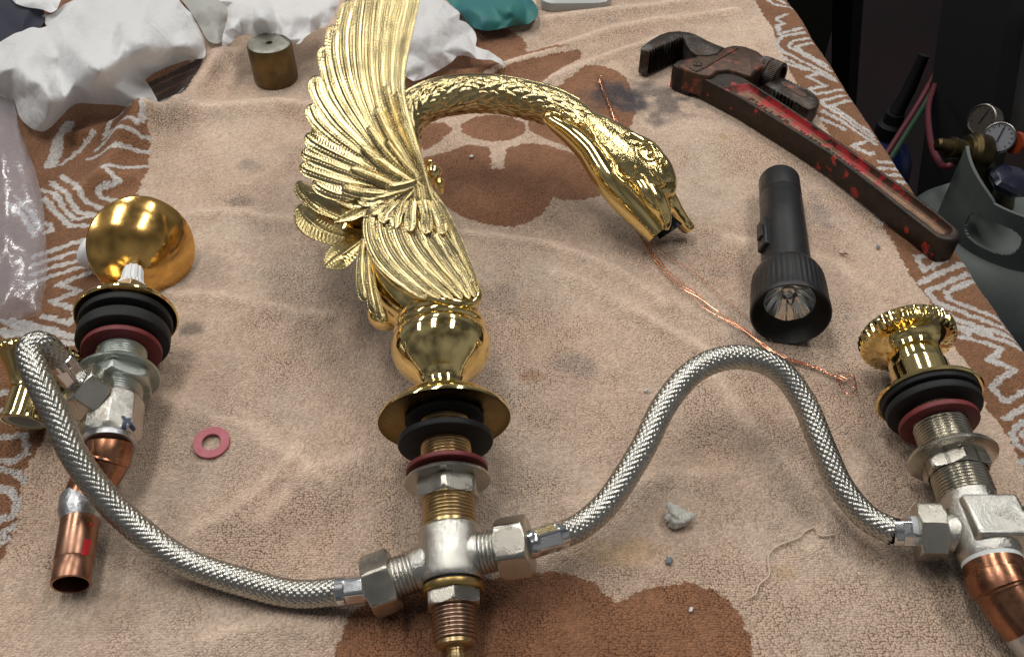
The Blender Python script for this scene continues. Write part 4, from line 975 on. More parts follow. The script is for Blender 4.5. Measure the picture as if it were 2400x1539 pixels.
mb = MB(); mb.lathe(wc - wd_ * 4, -wd_, [(0, 6), (2, 6)], 32); mb.build("plug_neck", M['white_plastic'], WP)
# left escutcheon sleeve
ES = thing("brass_escutcheon", "gold sleeve with rope-patterned rim lying open-ended at the left edge under the hose", "escutcheon", P(75, 920, 0))
EX = Axis(P(102, 842, 23), P(56, 990, 11.8)); LE = np.linalg.norm(P(56, 990, 11.8) - EX.A)
def rope(th, s, r): return np.where(r > 21.2, r * (1 + .03 * np.cos(40 * th + s * 1.1)), r)
mb = MB(); mb.lathe(EX.A, EX.d, [(-3, 15), (-3.2, 20), (-2, 22), (0, 22.8), (1.5, 22.4), (2.4, 21), (4, 20), (9, 16), (14, 12.8), (17, 11.6), (18, 11.8), (18.6, 11.2)], 200, rope); mb.build("rope_rim_cone", M['brass'], ES)
mb = MB(); mb.lathe(EX.A, EX.d, [(16, 10.6), (19, 10.6), (LE - 2.4, 10.8), (LE - 2, 11.5), (LE - .5, 11.7), (LE, 11.4), (LE, 10.2), (LE - 3, 10.1)], 64, cap1=False); mb.build("sleeve", M['brass'], ES)
mb = MB(); mb.lathe(EX.A, EX.d, [(LE - .6, 10.15), (LE - .4, 9.9), (LE - .5, 7.4), (LE - 4, 7.2), (LE - 14, 7.2)], 56, cap0=False); mb.build("cream_liner", M['liner'], ES)
mb = MB(); mb.lathe(EX.A, EX.d, [(LE - 13, 7.1), (LE - 12.5, 7.1)], 40); mb.build("bore", M['dark'], ES)
# pink washer
pw = P(497, 1040, 0); pw[2] = towel_z(pw[0], pw[1]) + .9
wn = nrm([.05, -.12, 1]); mb = MB(); mb.lathe(pw, wn, [(0, 4.9), (0, 8.9), (.2, 9.1), (1.3, 9.1), (1.5, 8.9), (1.5, 4.9), (1.3, 4.7), (.2, 4.7)], 64, closed=True)
tag(mb.build("fibre_washer", M['fibre_pink']), "loose pink fibre washer lying flat on the towel", "washer")
# brass weight
BW = thing("brass_weight", "dull brass cylinder with grey top standing below the crumpled paper", "cylinder", P(648, 187, 0))
b0 = P(648, 184, 0); mb = MB(); mb.lathe(b0, [0, 0, 1], [(-.5, 16.8), (.5, 17.3), (29, 17.3), (30.5, 16.6)], 64, cap1=False); mb.build("cylinder_wall", M['solid_brass_old'], BW)
mb = MB(); mb.lathe(b0, [0, 0, 1], [(30.4, 16.7), (31, 16.0), (31.2, 15.2), (31, 4.6), (30.6, 2.6), (25, 2.4)], 64, cap0=False); mb.build("cylinder_top", M['weight_top'], BW)
# flashlight
FL = thing("flashlight", "black plastic flashlight lying on the towel with its clear lens towards the viewer", "flashlight", P(1840, 600, 0))
fa, fb = P(1826, 424, 13.0), P(1853, 738, 21.6); FX = Axis(fa, fb); LFL = np.linalg.norm(fb - fa)
mb = MB(); mb.lathe(fa, FX.d, [(0, 11.5), (.4, 12.6), (1.5, 13.1), (22, 13.3), (22.3, 13.0), (22.8, 13.3), (60, 13.6), (LFL - 34, 14.2), (LFL - 28, 14.4)], 72); mb.build("barrel", M['blk'], FL)
def ribs(th, s, r): return np.where((s > LFL - 33) & (s < LFL - 4), r * (1 - .013 * (np.cos(44 * th) > .2)), r)
mb = MB(); mb.lathe(fa, FX.d, [(LFL - 38, 13.9), (LFL - 36.5, 16.0), (LFL - 33.5, 18.6), (LFL - 29, 20.2), (LFL - 22, 20.8), (LFL - 12, 21.1), (LFL - 5, 21.4), (LFL - 3.6, 21.6), (LFL - .6, 21.7), (LFL, 21.3), (LFL + .1, 20.6)], 264, ribs, cap1=False); mb.build("ribbed_head", M['blk'], FL)
mb = MB(); mb.lathe(fa, FX.d, [(LFL + .1, 20.7), (LFL - 1, 20.2), (LFL - 10.5, 14.6), (LFL - 11, 14.0), (LFL - 14, 13.9)], 72, cap0=False, cap1=False); mb.build("bezel", M['blk_in'], FL)
mb = MB(); pf = [(LFL - 12, 13.95)] + [(LFL - 12 - 15 * (1 - (k_ / 10) ** 2), 13.9 * k_ / 10) for k_ in range(10, 1, -1)]
def facet(th, s, r): return r * (1 + .05 * np.abs(np.sin(4 * th)))
mb.lathe(fa, FX.d, pf, 96, facet, cap0=False); mb.build("reflector", M['reflector'], FL)
mb = MB(); mb.ellipsoid(FX.pt(LFL - 21), [2.2, 0, 0], [0, 2.2, 0], [0, 0, 2.2], 12, 8); mb.build("bulb", M['lens'], FL)
mb = MB(); mb.lathe(fa, FX.d, [(LFL - 11.6, 13.9), (LFL - 10.6, 13.2), (LFL - 9.8, 9), (LFL - 9.4, .5)], 60, cap0=False); mb.build("lens", M['lens'], FL)
ls = nrm(np.cross(FX.d, [0, 0, 1])); ls = ls if ls[0] < 0 else -ls; us = nrm(np.cross(ls, FX.d)); us = us if us[2] > 0 else -us
cS = P(1792, 566, 18); sS = np.dot(cS - fa, FX.d); dirS = nrm(ls * .93 + us * .36); tS = np.cross(FX.d, dirS)
mb = MB(); mb.box(FX.pt(sS) + dirS * 14.0, FX.d * 14, tS * 4.6, dirS * 2.4); bo = mb.build("switch_housing", M['blk'], FL)
bvm = bo.modifiers.new("bevel", 'BEVEL'); bvm.width = .0009; bvm.segments = 2
mb = MB(); mb.box(FX.pt(sS - 1) + dirS * 16.6, FX.d * 6, tS * 2.6, dirS * 1.1); bo = mb.build("switch_slider", M['blk'], FL); bvm = bo.modifiers.new("bevel", 'BEVEL'); bvm.width = .0006; bvm.segments = 2
# ------------------------------------------------------------------ pipe wrench
PW = thing("pipe_wrench", "rusty iron pipe wrench with worn red handle lying across the towel's right side", "wrench", P(1900, 380, 0))
ZW = lambda p, h: np.array([P(u, v, h) for u, v in zz(p, 1460, 40, 2.565)])
ZH = lambda p, h: np.array([P(u, v, h) for u, v in zz(p, 1480, 50, 5.0)])
HT = 18.0; nH = 60
near = resample(ZW([(325, 300), (440, 347), (700, 482), (960, 640), (1250, 822), (1500, 1010), (1700, 1172), (1885, 1315)], HT), nH)
far = resample(ZW([(560, 265), (700, 345), (900, 470), (1100, 603), (1300, 742), (1500, 882), (1700, 1022), (1900, 1172), (2015, 1268)], HT), nH)
def cap_arc(a, b_, d, n=14):
    c = (a + b_) / 2; r = (a - b_) / 2
    return [c + r * math.cos(t) + d * np.linalg.norm(r) * .9 * math.sin(t) for t in np.linspace(0, math.pi, n + 2)[1:-1]]
def hloop(inset, t0, t1, z):
    ii = np.linspace(t0, t1, nH) * (nH - 1); ne = np.stack([np.interp(ii, range(nH), near[:, k]) for k in range(3)], 1); fa_ = np.stack([np.interp(ii, range(nH), far[:, k]) for k in range(3)], 1)
    w = fa_ - ne; wl = np.linalg.norm(w, axis=1, keepdims=True); wd = w / wl
    a = ne + wd * inset; b_ = fa_ - wd * inset; d = nrm(a[-1] - a[-3])
    lp = np.vstack([a, cap_arc(a[-1], b_[-1], d), b_[::-1]]); lp[:, 2] = z; return lp
mb = MB()
mb.loft([hloop(1.2, .004, .995, .2), hloop(.2, 0, 1, 1.6), hloop(0, 0, 1, HT - 2), hloop(.35, .002, .999, HT - .8), hloop(1.2, .005, .996, HT), hloop(2.4, .02, .988, HT), hloop(2.9, .165, .985, HT - .2)], True, False)
hn = mb.build("handle", M['iron_red'], PW, angle=50)
mb = MB(); mb.loft([hloop(2.9, .165, .985, HT - .2), hloop(3.2, .17, .983, HT - 1.0), hloop(3.9, .18, .978, HT - 3.7), hloop(4.6, .19, .974, HT - 4.3)], False, False)
mb.build("channel_wall", M['red_wall'], hn, angle=50)
mb = MB(); mb.loft([hloop(4.6, .19, .974, HT - 4.3), hloop(5.8, .21, .968, HT - 4.6)], False, True)
mb.build("channel_floor", M['channel'], hn, angle=50)
mb = MB(); top0 = hloop(1.0, 0.0, .20, HT + .05)   # flat web at the head end of the handle
# hang slot
def on_handle(t, w, z):
    i = t * (nH - 1); a = np.array([np.interp(i, range(nH), near[:, k]) for k in range(3)]); b_ = np.array([np.interp(i, range(nH), far[:, k]) for k in range(3)])
    p = a + (b_ - a) * w; p[2] = z; return p
mb = MB(); sl = [on_handle(t, .36 + .10 * math.sin(a), HT - 4.45) for t, a in [(t_, 1.57) for t_ in np.linspace(.87, .955, 8)] + [(t_, -1.57) for t_ in np.linspace(.955, .87, 8)]]
mb.add(sl, [tuple(range(len(sl)))]); mb.build("hang_slot", M['dark'], hn, recalc=False)
def extrude_poly(mb, top, z0, bev=1.0):
    top = np.array(top, float); c = top.mean(0); z1 = top[:, 2].mean()
    nn = []
    for i in range(len(top)):
        a = top[i - 1]; b_ = top[(i + 1) % len(top)]; t = nrm(b_ - a); nn.append(np.array([-t[1], t[0], 0]))
    nn = np.array(nn); area = 0.5 * np.sum(top[:, 0] * np.roll(top[:, 1], -1) - np.roll(top[:, 0], -1) * top[:, 1])
    if area < 0: nn = -nn
    L0 = top.copy(); L0[:, 2] = z0; L1 = top.copy(); L1[:, 2] = z1 - bev; L2 = top + nn * bev * .35; L2[:, 2] = z1 - bev * .3; L3 = top + nn * bev; L3[:, 2] = z1
    mb.loft([L0, L1, L2, L3], True, True)
# hook jaw with teeth
teeth = []
pA, pB = np.array([190, 355.0]), np.array([600, 178.0]); nt_ = 13
for i in range(nt_):
    a = pB + (pA - pB) * (i / nt_); b_ = pB + (pA - pB) * ((i + .55) / nt_); teeth += [tuple(a), tuple(b_ + np.array([9, 17]))]
hook = [(112, 300), (200, 230), (330, 152), (430, 119), (560, 108), (680, 125), (760, 150), (880, 215), (1000, 268), (1090, 305), (1010, 380), (880, 400), (770, 392), (690, 340), (640, 270), (612, 200)] + teeth + [(190, 355), (110, 330)]
mb = MB(); extrude_poly(mb, ZH(hook, 22), 2.0, 1.3); mb.build("hook_jaw", M['iron'], PW, angle=40)
hous = [(540, 512), (600, 460), (700, 425), (770, 395), (900, 352), (1080, 300), (1200, 270), (1330, 285), (1480, 340), (1580, 420), (1640, 480), (1560, 520), (1470, 575), (1400, 640), (1250, 590), (1150, 562), (1020, 575), (970, 620), (900, 640), (740, 600), (640, 560)]
mb = MB(); extrude_poly(mb, ZH(resample(hous, 60, True), 21), 3.0, 2.2); hsg = mb.build("jaw_housing", M['housing'], PW, angle=45)
bvW = bvh_of(mb)
def wtrim(name, pts, r, mat, n=40, lift=0.0):
    pth = hit_path(bvW, zz(pts, 1480, 50, 5.0), n, lift)
    if len(pth) > 3:
        q = MB(); q.tube(pth, r, 8); q.build(name, M[mat], hsg)
wtrim("housing_rib", [(745, 590), (830, 560), (1000, 460), (1120, 390), (1240, 318)], 1.0, 'housing')
wtrim("housing_rib", [(690, 548), (760, 580), (830, 545)], .8, 'iron')
p, no = hit(bvW, 1480 + 775 / 5, 50 + 505 / 5, 0); mb = MB(); mb.lathe(p, [0, 0, 1], [(-1, 3.6), (.8, 3.4), (1.4, 2.2), (1.5, .4)], 24); mb.build("rivet", M['iron'], hsg)
# heel jaw block at the handle's head end
heel = [(300, 285), (330, 262), (420, 238), (470, 262), (440, 320), (420, 340), (322, 300)]
mb = MB(); extrude_poly(mb, resample(ZW(heel, 19.5), 30, True), .4, 1.0); mb.build("heel_jaw", M['iron_red'], PW, angle=40)
# knurled nut on the shank
nA, nB = P(1480 + 1500 / 5, 50 + 560 / 5, 12.5), P(1480 + 1745 / 5, 50 + 655 / 5, 12.5); KX = Axis(nA, nB); KL = np.linalg.norm(nB - nA)
def kn(th, s, r): return r * (1 + .035 * np.cos(26 * th + 2.0 * s) * np.cos(26 * th - 2.0 * s)) if .12 * KL < s < .95 * KL and not (.44 * KL < s < .52 * KL) else r
mb = MB(); mb.lathe(nA, KX.d, [(-1, 7), (0, 10.2)] + [(s_, 10.8) for s_ in np.linspace(1.5, KL * .43, 14)] + [(KL * .44, 10.1), (KL * .52, 10.1)] + [(s_, 10.8) for s_ in np.linspace(KL * .53, KL - 1, 14)] + [(KL, 10.2), (KL, 8.2), (KL - 3, 8.0)], 156, kn)
mb.build("knurled_nut", M['iron'], PW, angle=60)
shk = [(1560, 735), (1640, 690), (1760, 655)]
for i in range(9):
    a = np.array([1790, 668.0]) + (np.array([2120, 830]) - np.array([1790, 668])) * i / 9; shk += [tuple(a), tuple(a + np.array([14, -6])), tuple(a + np.array([28, 6]))]
shk += [(2160, 860), (2200, 915), (2205, 960), (2170, 1010), (2080, 1030), (2000, 990), (1950, 950)]
for i in range(7):
    a = np.array([1930, 945.0]) + (np.array([1640, 775]) - np.array([1930, 945])) * i / 7; shk += [tuple(a), tuple(a + np.array([-14, 8])), tuple(a + np.array([-24, -8]))]
mb = MB(); extrude_poly(mb, ZH(shk, 13.5), 3.0, 1.0); sk = mb.build("toothed_shank", M['iron'], PW, angle=40)
mb = MB(); gv = ZH([(1750, 700), (1800, 705), (2040, 845), (2060, 880), (2000, 885), (1760, 740)], 13.7); mb.add(gv, [tuple(range(6))]); mb.build("shank_groove", M['housing'], sk, recalc=False)
# raised lettering in the channel
def lettering(txt, t0, t1, size):
    cu = bpy.data.curves.new("lettering", 'FONT'); cu.body = txt; cu.size = 1.0; cu.extrude = .03; cu.align_x = 'LEFT'; cu.space_character = 1.15
    to = bpy.data.objects.new("lettering", cu); col.objects.link(to); bpy.context.view_layer.update()
    me = bpy.data.meshes.new_from_object(to.evaluated_get(bpy.context.evaluated_depsgraph_get())); bpy.data.objects.remove(to)
    me.name = "raised_lettering"; me.materials.clear(); me.materials.append(M['letter'])
    a, b_ = on_handle(t0, .5, HT - 4.45), on_handle(t1, .5, HT - 4.45); x = nrm(b_ - a); y = np.cross([0, 0, 1], x); y = nrm(y)
    w = max(v.co.x for v in me.vertices); sx = np.linalg.norm(b_ - a) / w
    o = inst("raised_lettering", me, hn, basis(x * sx, y * size, np.array([0, 0, 8.0]), a - y * size * .35)); return o
lettering("FULLER", .225, .40, 5.6)
lettering("SUPER QUALITY", .44, .68, 4.6)

# ------------------------------------------------------------------ copper wire
CW = thing("copper_wire", "thin bare copper wires twisted together, running from behind the swan's head towards the hose", "wire", P(1640, 690, 0))
def wz(u, v, off=0): p = P(u, v, 0); p[2] = towel_z(p[0], p[1]) + 1.7 + off; return p
Zb = lambda p: zz(p, 1460, 480, 3.207)
mainp = [(1440, 275), (1460, 330), (1470, 430)] + Zb([(0, 50), (70, 140), (150, 270), (230, 390), (330, 520), (440, 625), (540, 700), (640, 790), (760, 870), (900, 955), (1010, 1040), (1120, 1120), (1220, 1175), (1340, 1205), (1440, 1235), (1520, 1275), (1590, 1310), (1640, 1340)])
base = np.array([wz(u, v) for u, v in catmull(mainp, 260)])
ker = np.ones(9) / 9; base[:, 2] = np.convolve(np.pad(base[:, 2], 4, 'edge'), ker, 'valid')
T, N, B = frames(base, [0, 0, 1])
tt = np.linspace(0, 1, 260)
spread = np.interp(tt, [0, .2, .45, .62, .8, .9, 1], [.5, 2.0, 3.0, 1.1, .9, .7, .7])
for i in range(4):
    ph = i * 1.57 + tt * (12 + 3 * i) + np.maximum(tt - .82, 0) * 70
    q = base + N * (spread * np.cos(ph + i))[:, None] + B * (.35 + .5 * np.minimum(spread, .8) * np.sin(ph))[:, None]
    mb = MB(); mb.tube(q, .25, 6); mb.build("wire_strand", M['wire'], CW)
lp = catmull([wz(u, v, .6) for u, v in [(1478, 500)] + Zb([(130, 200), (230, 310), (350, 410), (500, 505), (620, 600), (750, 715), (880, 815), (970, 900), (1080, 1010), (1150, 1100), (1230, 1165), (1350, 1200)])], 140)
mb = MB(); mb.tube(lp, .22, 6); mb.build("stray_strand", M['wire'], CW)
for k_, lp in enumerate(([(1590, 1310), (1640, 1340), (1690, 1310), (1725, 1335), (1742, 1395), (1720, 1440), (1680, 1450), (1640, 1410), (1615, 1350), (1600, 1310)], [(1600, 1300), (1660, 1300), (1715, 1325), (1735, 1380), (1715, 1410), (1670, 1350), (1620, 1320)])):
    mb = MB(); mb.tube(catmull([wz(u, v, 1.2 + k_) for u, v in Zb(lp)], 80), .22, 6); mb.build("wire_loop", M['wire'], CW)
tw = catmull([wz(u, v, .5) for u, v in [(1406, 188), (1414, 215), (1424, 240), (1436, 272), (1445, 300)]], 80); T, N, B = frames(tw, [0, 0, 1])
for i in range(3):
    ph = i * 2.09 + np.linspace(0, 26, 80); q = tw + N * (.55 * np.cos(ph))[:, None] + B * (.55 * np.sin(ph))[:, None]
    mb = MB(); mb.tube(q, .34, 6); mb.build("wire_strand", M['wire'], CW)
mb = MB(); mb.tube(catmull([wz(u, v, 1) for u, v in [(1410, 205), (1401, 195), (1403, 186), (1410, 184), (1412, 196)]], 40), .32, 6); mb.build("wire_loop", M['wire'], CW)

# ------------------------------------------------------------------ lint, thread, crumbs
mb = MB(); c = wz(1588, 1222, 2.5); th = np.linspace(0, 2 * math.pi, 40, endpoint=False); V = []
for i in range(24):
    ph = math.pi * (i + .05) / 23.1; ro = []
    for t_ in th:
        d = np.array([math.sin(ph) * math.cos(t_), math.sin(ph) * math.sin(t_), math.cos(ph)])
        r = 5.4 + 2.2 * mnoise.noise(Vector(d * 1.6 + 3)) + 1.3 * mnoise.noise(Vector(d * 5)) + .7 * mnoise.noise(Vector(d * 11))
        r += 3.5 * max(0, d @ nrm([-.5, .8, .35])) ** 14 + 3.0 * max(0, d @ nrm([.95, .1, .1])) ** 16
        ro.append(c + d * r * np.array([1, .95, .75]))
    V.append(ro)
mb.grid(np.array(V), False, True, True, True); tag(mb.build("lint_wad", M['lint'], angle=180), "small greyish white wad of lint under the arched hose", "lint")
Zt = lambda p: zz(p, 1500, 1150, 3.957)
mb = MB(); pth = catmull([wz(u, v, -.2) for u, v in Zt([(1010, 1000), (1070, 960), (1100, 880), (1180, 810), (1200, 750), (1185, 660), (1205, 570), (1290, 510), (1400, 470), (1480, 440), (1520, 395), (1600, 365), (1630, 400), (1650, 440), (1720, 445), (1780, 430)])], 120)
mb.tube(pth, .42, 6); tag(mb.build("loose_thread", M['thread'], angle=180), "loose beige cotton thread snaking on the towel below the right hose", "thread")
def crumb(name, u, v, L_, W_, ang, mat, label, cat, hgt=.7):
    p = wz(u, v, -.3); x = np.array([math.cos(ang), math.sin(ang), 0]); y = np.array([-math.sin(ang), math.cos(ang), 0]); mb = MB()
    ps = [p + x * L_ * a + y * W_ * (.5 * math.sin(a * 5)) + np.array([0, 0, .2]) for a in np.linspace(-1, 1, 9)]
    mb.tube(ps, W_ * np.sqrt(1.02 - np.linspace(-1, 1, 9) ** 2), 8, ref=[0, 0, 1], ry=hgt * np.sqrt(1.02 - np.linspace(-1, 1, 9) ** 2)); tag(mb.build(name, M[mat]), label, cat)
crumb("wood_splinter", 1975, 600, 3.2, .7, -.1, 'splinter', "thin brown wood splinter right of the flashlight's head", "splinter")
crumb("white_fleck", 1982, 744, 1.6, .5, -.5, 'fleck', "tiny white fleck beside the flashlight's lens end", "fleck")
crumb("white_fleck", 1513, 920, 1.8, .6, .3, 'fleck', "tiny white fleck inside the arch of the right hose", "fleck")
crumb("white_fleck", 1105, 367, 1.3, 1.1, .3, 'fleck', "white crumb on the brown motif under the swan's neck", "fleck")
crumb("grey_chip", 1567, 1317, 1.5, 1.4, .3, 'chip', "small round blue grey chip below the lint wad", "chip")
crumb("grey_chip", 2058, 580, 1.6, 1.0, 1.2, 'chip', "small dark chip below the wrench handle", "chip")
crumb("white_fleck", 1619, 1430, 1.3, .7, .8, 'fleck', "white crumb on the brown motif at the bottom", "fleck")

# ------------------------------------------------------------------ crumpled papers and cloths
def crumpled(name, outline, mat, label, cat, seed, dome=30, fold=14, base=2, step=9, sharp=32, wave=125, edge_z=3, lift=None):
    out = resample(outline, max(40, int(sum(np.hypot(*(np.array(outline[i]) - np.array(outline[i - 1]))) for i in range(len(outline))) / step)), True)
    us = np.arange(out[:, 0].min(), out[:, 0].max(), step); vs = np.arange(out[:, 1].min(), out[:, 1].max(), step)
    r = np.random.default_rng(seed); pts = []
    def inp(x, y):
        c = False
        for i in range(len(out)):
            x1, y1 = out[i]; x2, y2 = out[i - 1]
            if (y1 > y) != (y2 > y) and x < (x2 - x1) * (y - y1) / (y2 - y1) + x1: c = not c
        return c
    for u in us:
        for v in vs:
            a, b_ = u + r.uniform(-.35, .35) * step, v + r.uniform(-.35, .35) * step
            if inp(a, b_) and np.min(np.hypot(out[:, 0] - a, out[:, 1] - b_)) > step * .6: pts.append((a, b_))
    creases = [(r.uniform(.5, 1), r.uniform(0, 3.14), r.uniform(.55, 1.3) * wave, r.uniform(0, 2)) for _ in range(6)] + [(1, r.uniform(0, 3.14), r.uniform(.25, .5) * wave, r.uniform(0, 2)) for _ in range(4)] + [(1, r.uniform(0, 3.14), r.uniform(.10, .22) * wave, r.uniform(0, 2)) for _ in range(4)]
    allp = [Vector(p) for p in out] + [Vector(p) for p in pts]; n0 = len(out)
    vo, _, fo, _, _, _ = delaunay_2d_cdt(allp, [], [list(range(n0))], 1, 1e-4)
    V = []
    for p in vo:
        u, v = p.x, p.y; ed = np.min(np.hypot(out[:, 0] - u, out[:, 1] - v)); k = min(1, ed / 90)
        w = Vector((u / wave + seed * 3.1, v / wave * 1.25, seed)); uu = u + 26 * mnoise.noise(w * .9); vv = v * 1.3 + 26 * mnoise.noise(w * .9 + Vector((4, 4, 4)))
        tri = [a_ * abs(((uu * math.cos(t_) + vv * math.sin(t_)) / l_ + f_) % 2 - 1) for a_, t_, l_, f_ in creases]
        cr = max(sum(tri[0:3]), sum(tri[3:6])) - .35 * max(tri[6], tri[7]) - .2 * min(tri[8], tri[9]) + .10 * max(tri[10], tri[11]) - .07 * max(tri[12], tri[13])
        h = base + dome * math.sqrt(k) * (.75 + .5 * mnoise.noise(w * .6)) + fold * (cr - .8) * (.35 + .65 * k) + edge_z * (.5 + mnoise.noise(w * 1.5)) * 2
        if lift: h += lift(u, v)
        V.append(P(u, v, max(h, 1.0)))
    mb = MB(); mb.add(V, [tuple(f) for f in fo]); o = mb.build(name, M[mat], None, angle=sharp)
    tag(o, label, cat); return o
def crumpled_sheet(name, outline, mat, label, cat, seed, dome=26, fold=9, base=2, cell=40, crease=(.0, .6), edge=(1, 9), ramp_px=80):
    "a creased sheet: flat facets that meet in folds of uneven sharpness"
    r = np.random.default_rng(seed); n_ = max(18, int(sum(np.hypot(*(np.array(outline[i]) - np.array(outline[i - 1]))) for i in range(len(outline))) / (cell * .62)))
    out = resample(outline, n_, True); pin = []
    for _ in range(6000):
        a_, b_ = r.uniform(out[:, 0].min(), out[:, 0].max()), r.uniform(out[:, 1].min(), out[:, 1].max())
        c_ = False
        for i in range(len(out)):
            x1, y1 = out[i]; x2, y2 = out[i - 1]
            if (y1 > b_) != (y2 > b_) and a_ < (x2 - x1) * (b_ - y1) / (y2 - y1) + x1: c_ = not c_
        loc = cell * (.45 + 1.1 * (.5 + .5 * mnoise.noise(Vector((a_ / 140, b_ / 140, seed)))))
        if c_ and np.min(np.hypot(out[:, 0] - a_, out[:, 1] - b_)) > loc * .55 and (not pin or np.min(np.hypot(*(np.array(pin) - (a_, b_)).T)) > loc): pin.append((a_, b_))
    n0 = len(out); vo, _, fo, _, _, _ = delaunay_2d_cdt([Vector(p) for p in out] + [Vector(p) for p in pin], [], [list(range(n0))], 1, 1e-4)
    V = []
    for i, p in enumerate(vo):
        ed = 0 if i < n0 else np.min(np.hypot(out[:, 0] - p.x, out[:, 1] - p.y)); k = min(1, ed / ramp_px)
        lowf = mnoise.noise(Vector((p.x / 170, p.y / 170, seed * 1.7)))
        w = Vector((p.x / 150 + seed, p.y / 110, seed * .7)); w = w + Vector((mnoise.noise(w), mnoise.noise(w + Vector((7, 1, 3))), 0)) * .7
        ridge = (1 - 2.4 * abs(mnoise.noise(w))) + .6 * (1 - 2.4 * abs(mnoise.noise(w * 1.9 + Vector((3, 3, 3)))))
        h = base + (r.uniform(*edge) if i < n0 else 0) + dome * math.sqrt(k) * (.8 + .7 * lowf) + (fold * (.55 * r.uniform(-1, 1) + 1.5 * ridge * (.4 + .6 * k)) if i >= n0 else 0)
        V.append(P(p.x, p.y, max(h, 1.0)))
    mb = MB(); mb.add(V, [tuple(f) for f in fo]); o = mb.build(name, M[mat], None, angle=180)
    cl = o.data.attributes.new("crease_edge", 'FLOAT', 'EDGE'); ne_ = len(o.data.edges); cl.data.foreach_set("value", np.where(r.random(ne_) < .16, r.uniform(.65, 1.0, ne_) * min(1, crease[1] / .6), r.uniform(0, .3, ne_)).astype(np.float32))
    md = o.modifiers.new("smooth_folds", 'SUBSURF'); md.levels = 3; md.render_levels = 3
    return tag(o, label, cat)
Z6 = lambda p: zz(p, 0, 0, 3.333)
crumpled_sheet("paper_towel", Z6([(-150, 420), (0, 330), (110, 250), (200, 215), (260, 195), (310, 230), (350, 230), (375, 190), (300, 110), (380, 120), (430, 125), (460, 50), (560, 10), (700, -60), (1000, -80), (1380, -60), (1400, 20), (1500, 110), (1560, 230), (1605, 330), (1610, 460), (1480, 465), (1340, 510), (1200, 570), (1130, 620), (1180, 690), (1255, 830), (1170, 860), (1060, 850), (900, 820), (760, 815), (570, 800), (540, 850), (450, 940), (380, 1020), (310, 1040), (230, 1000), (150, 920), (110, 770), (60, 730), (-150, 740)]),
         'paper', "large crumpled white paper towel in the top left corner", "paper towel", 3, dome=26, fold=15, cell=36)
crumpled_sheet("paper_towel", Z6([(60, -60), (100, 20), (200, 60), (330, 70), (400, 110), (440, 90), (500, -60)]), 'paper', "small piece of white paper at the top left edge above the big crumpled one", "paper towel", 9, dome=16, fold=4, base=12)
crumpled_sheet("white_rag", Z6([(1370, -60), (1480, 80), (1570, 220), (1610, 320), (1680, 350), (1745, 345), (1790, 220), (1800, 60), (1760, -60)]), 'rag', "greyish white rag between two crumpled paper towels at the top", "rag", 5, dome=16, fold=5, base=4, cell=50, crease=(.1, .5))
crumpled_sheet("paper_towel", Z6([(1640, -60), (1740, 30), (1790, 70), (1765, 200), (1740, 270), (1730, 385), (1790, 350), (1850, 290), (1930, 265), (1970, 295), (2060, 272), (2150, 262), (2240, 280), (2290, 340), (2340, 360), (2370, 300), (2460, 240), (2560, 200), (2640, 60), (2660, -60)]), 'paper', "crumpled white paper towel behind the wing, above the brass cylinder", "paper towel", 12, dome=18, fold=10, base=26, cell=27)
Z7 = lambda p: zz(p, 900, 0, 4.0)
crumpled_sheet("paper_towel", Z7([(100, -60), (550, -40), (560, 10), (640, 60), (715, 110), (700, 190), (780, 210), (860, 310), (875, 380), (840, 430), (900, 455), (980, 475), (1060, 530), (1130, 580), (1170, 630), (1120, 622), (1020, 560), (900, 562), (800, 535), (690, 505), (680, 550), (600, 610), (440, 700), (290, 772), (160, 695), (100, 600), (60, 300)]), 'paper', "crumpled white paper towel with a pointed corner right of the raised wing", "paper towel", 21, dome=18, fold=11, base=5, cell=28)
crumpled_sheet("teal_cloth", Z7([(560, -60), (570, 0), (640, 60), (720, 110), (730, 160), (800, 230), (860, 285), (960, 292), (1010, 292), (1200, 242), (1360, 236), (1450, 165), (1465, 80), (1390, 30), (1375, -60)]), 'teal', "crumpled teal cloth at the top edge beside the white paper", "cloth", 30, dome=14, fold=8, base=4, cell=34, crease=(.2, .9))
crumpled_sheet("navy_cloth", [(-60, -40), (70, -40), (100, 15), (108, 40), (95, 70), (60, 90), (-60, 120)], 'navy', "dark navy cloth in the extreme top left corner", "cloth", 31, dome=12, fold=4, base=4)
# grey tray at the top edge
mb = MB(); tp = resample([P(u, v, 8) for u, v in [(1262, -60), (1268, 0), (1290, 8), (1400, 7), (1428, 2), (1436, -60)]], 40, True); extrude_poly(mb, tp, 0, 1.5)
tag(mb.build("metal_tray", M['tray']), "edge of a grey metal tray at the top beside the teal cloth", "tray")
# plastic bag
Z8 = lambda p: zz(p, 0, 200, 2.564)
crumpled("plastic_bag", Z8([(-160, 40), (0, 45), (70, 60), (100, 130), (120, 270), (170, 400), (215, 520), (245, 640), (265, 760), (275, 900), (285, 1050), (275, 1200), (250, 1300), (245, 1370), (60, 1440), (-160, 1450)]), 'film', "clear plastic bag on the zigzag border at the left edge", "plastic bag", 44, dome=11, fold=4.5, base=3, step=9, sharp=180, wave=150)

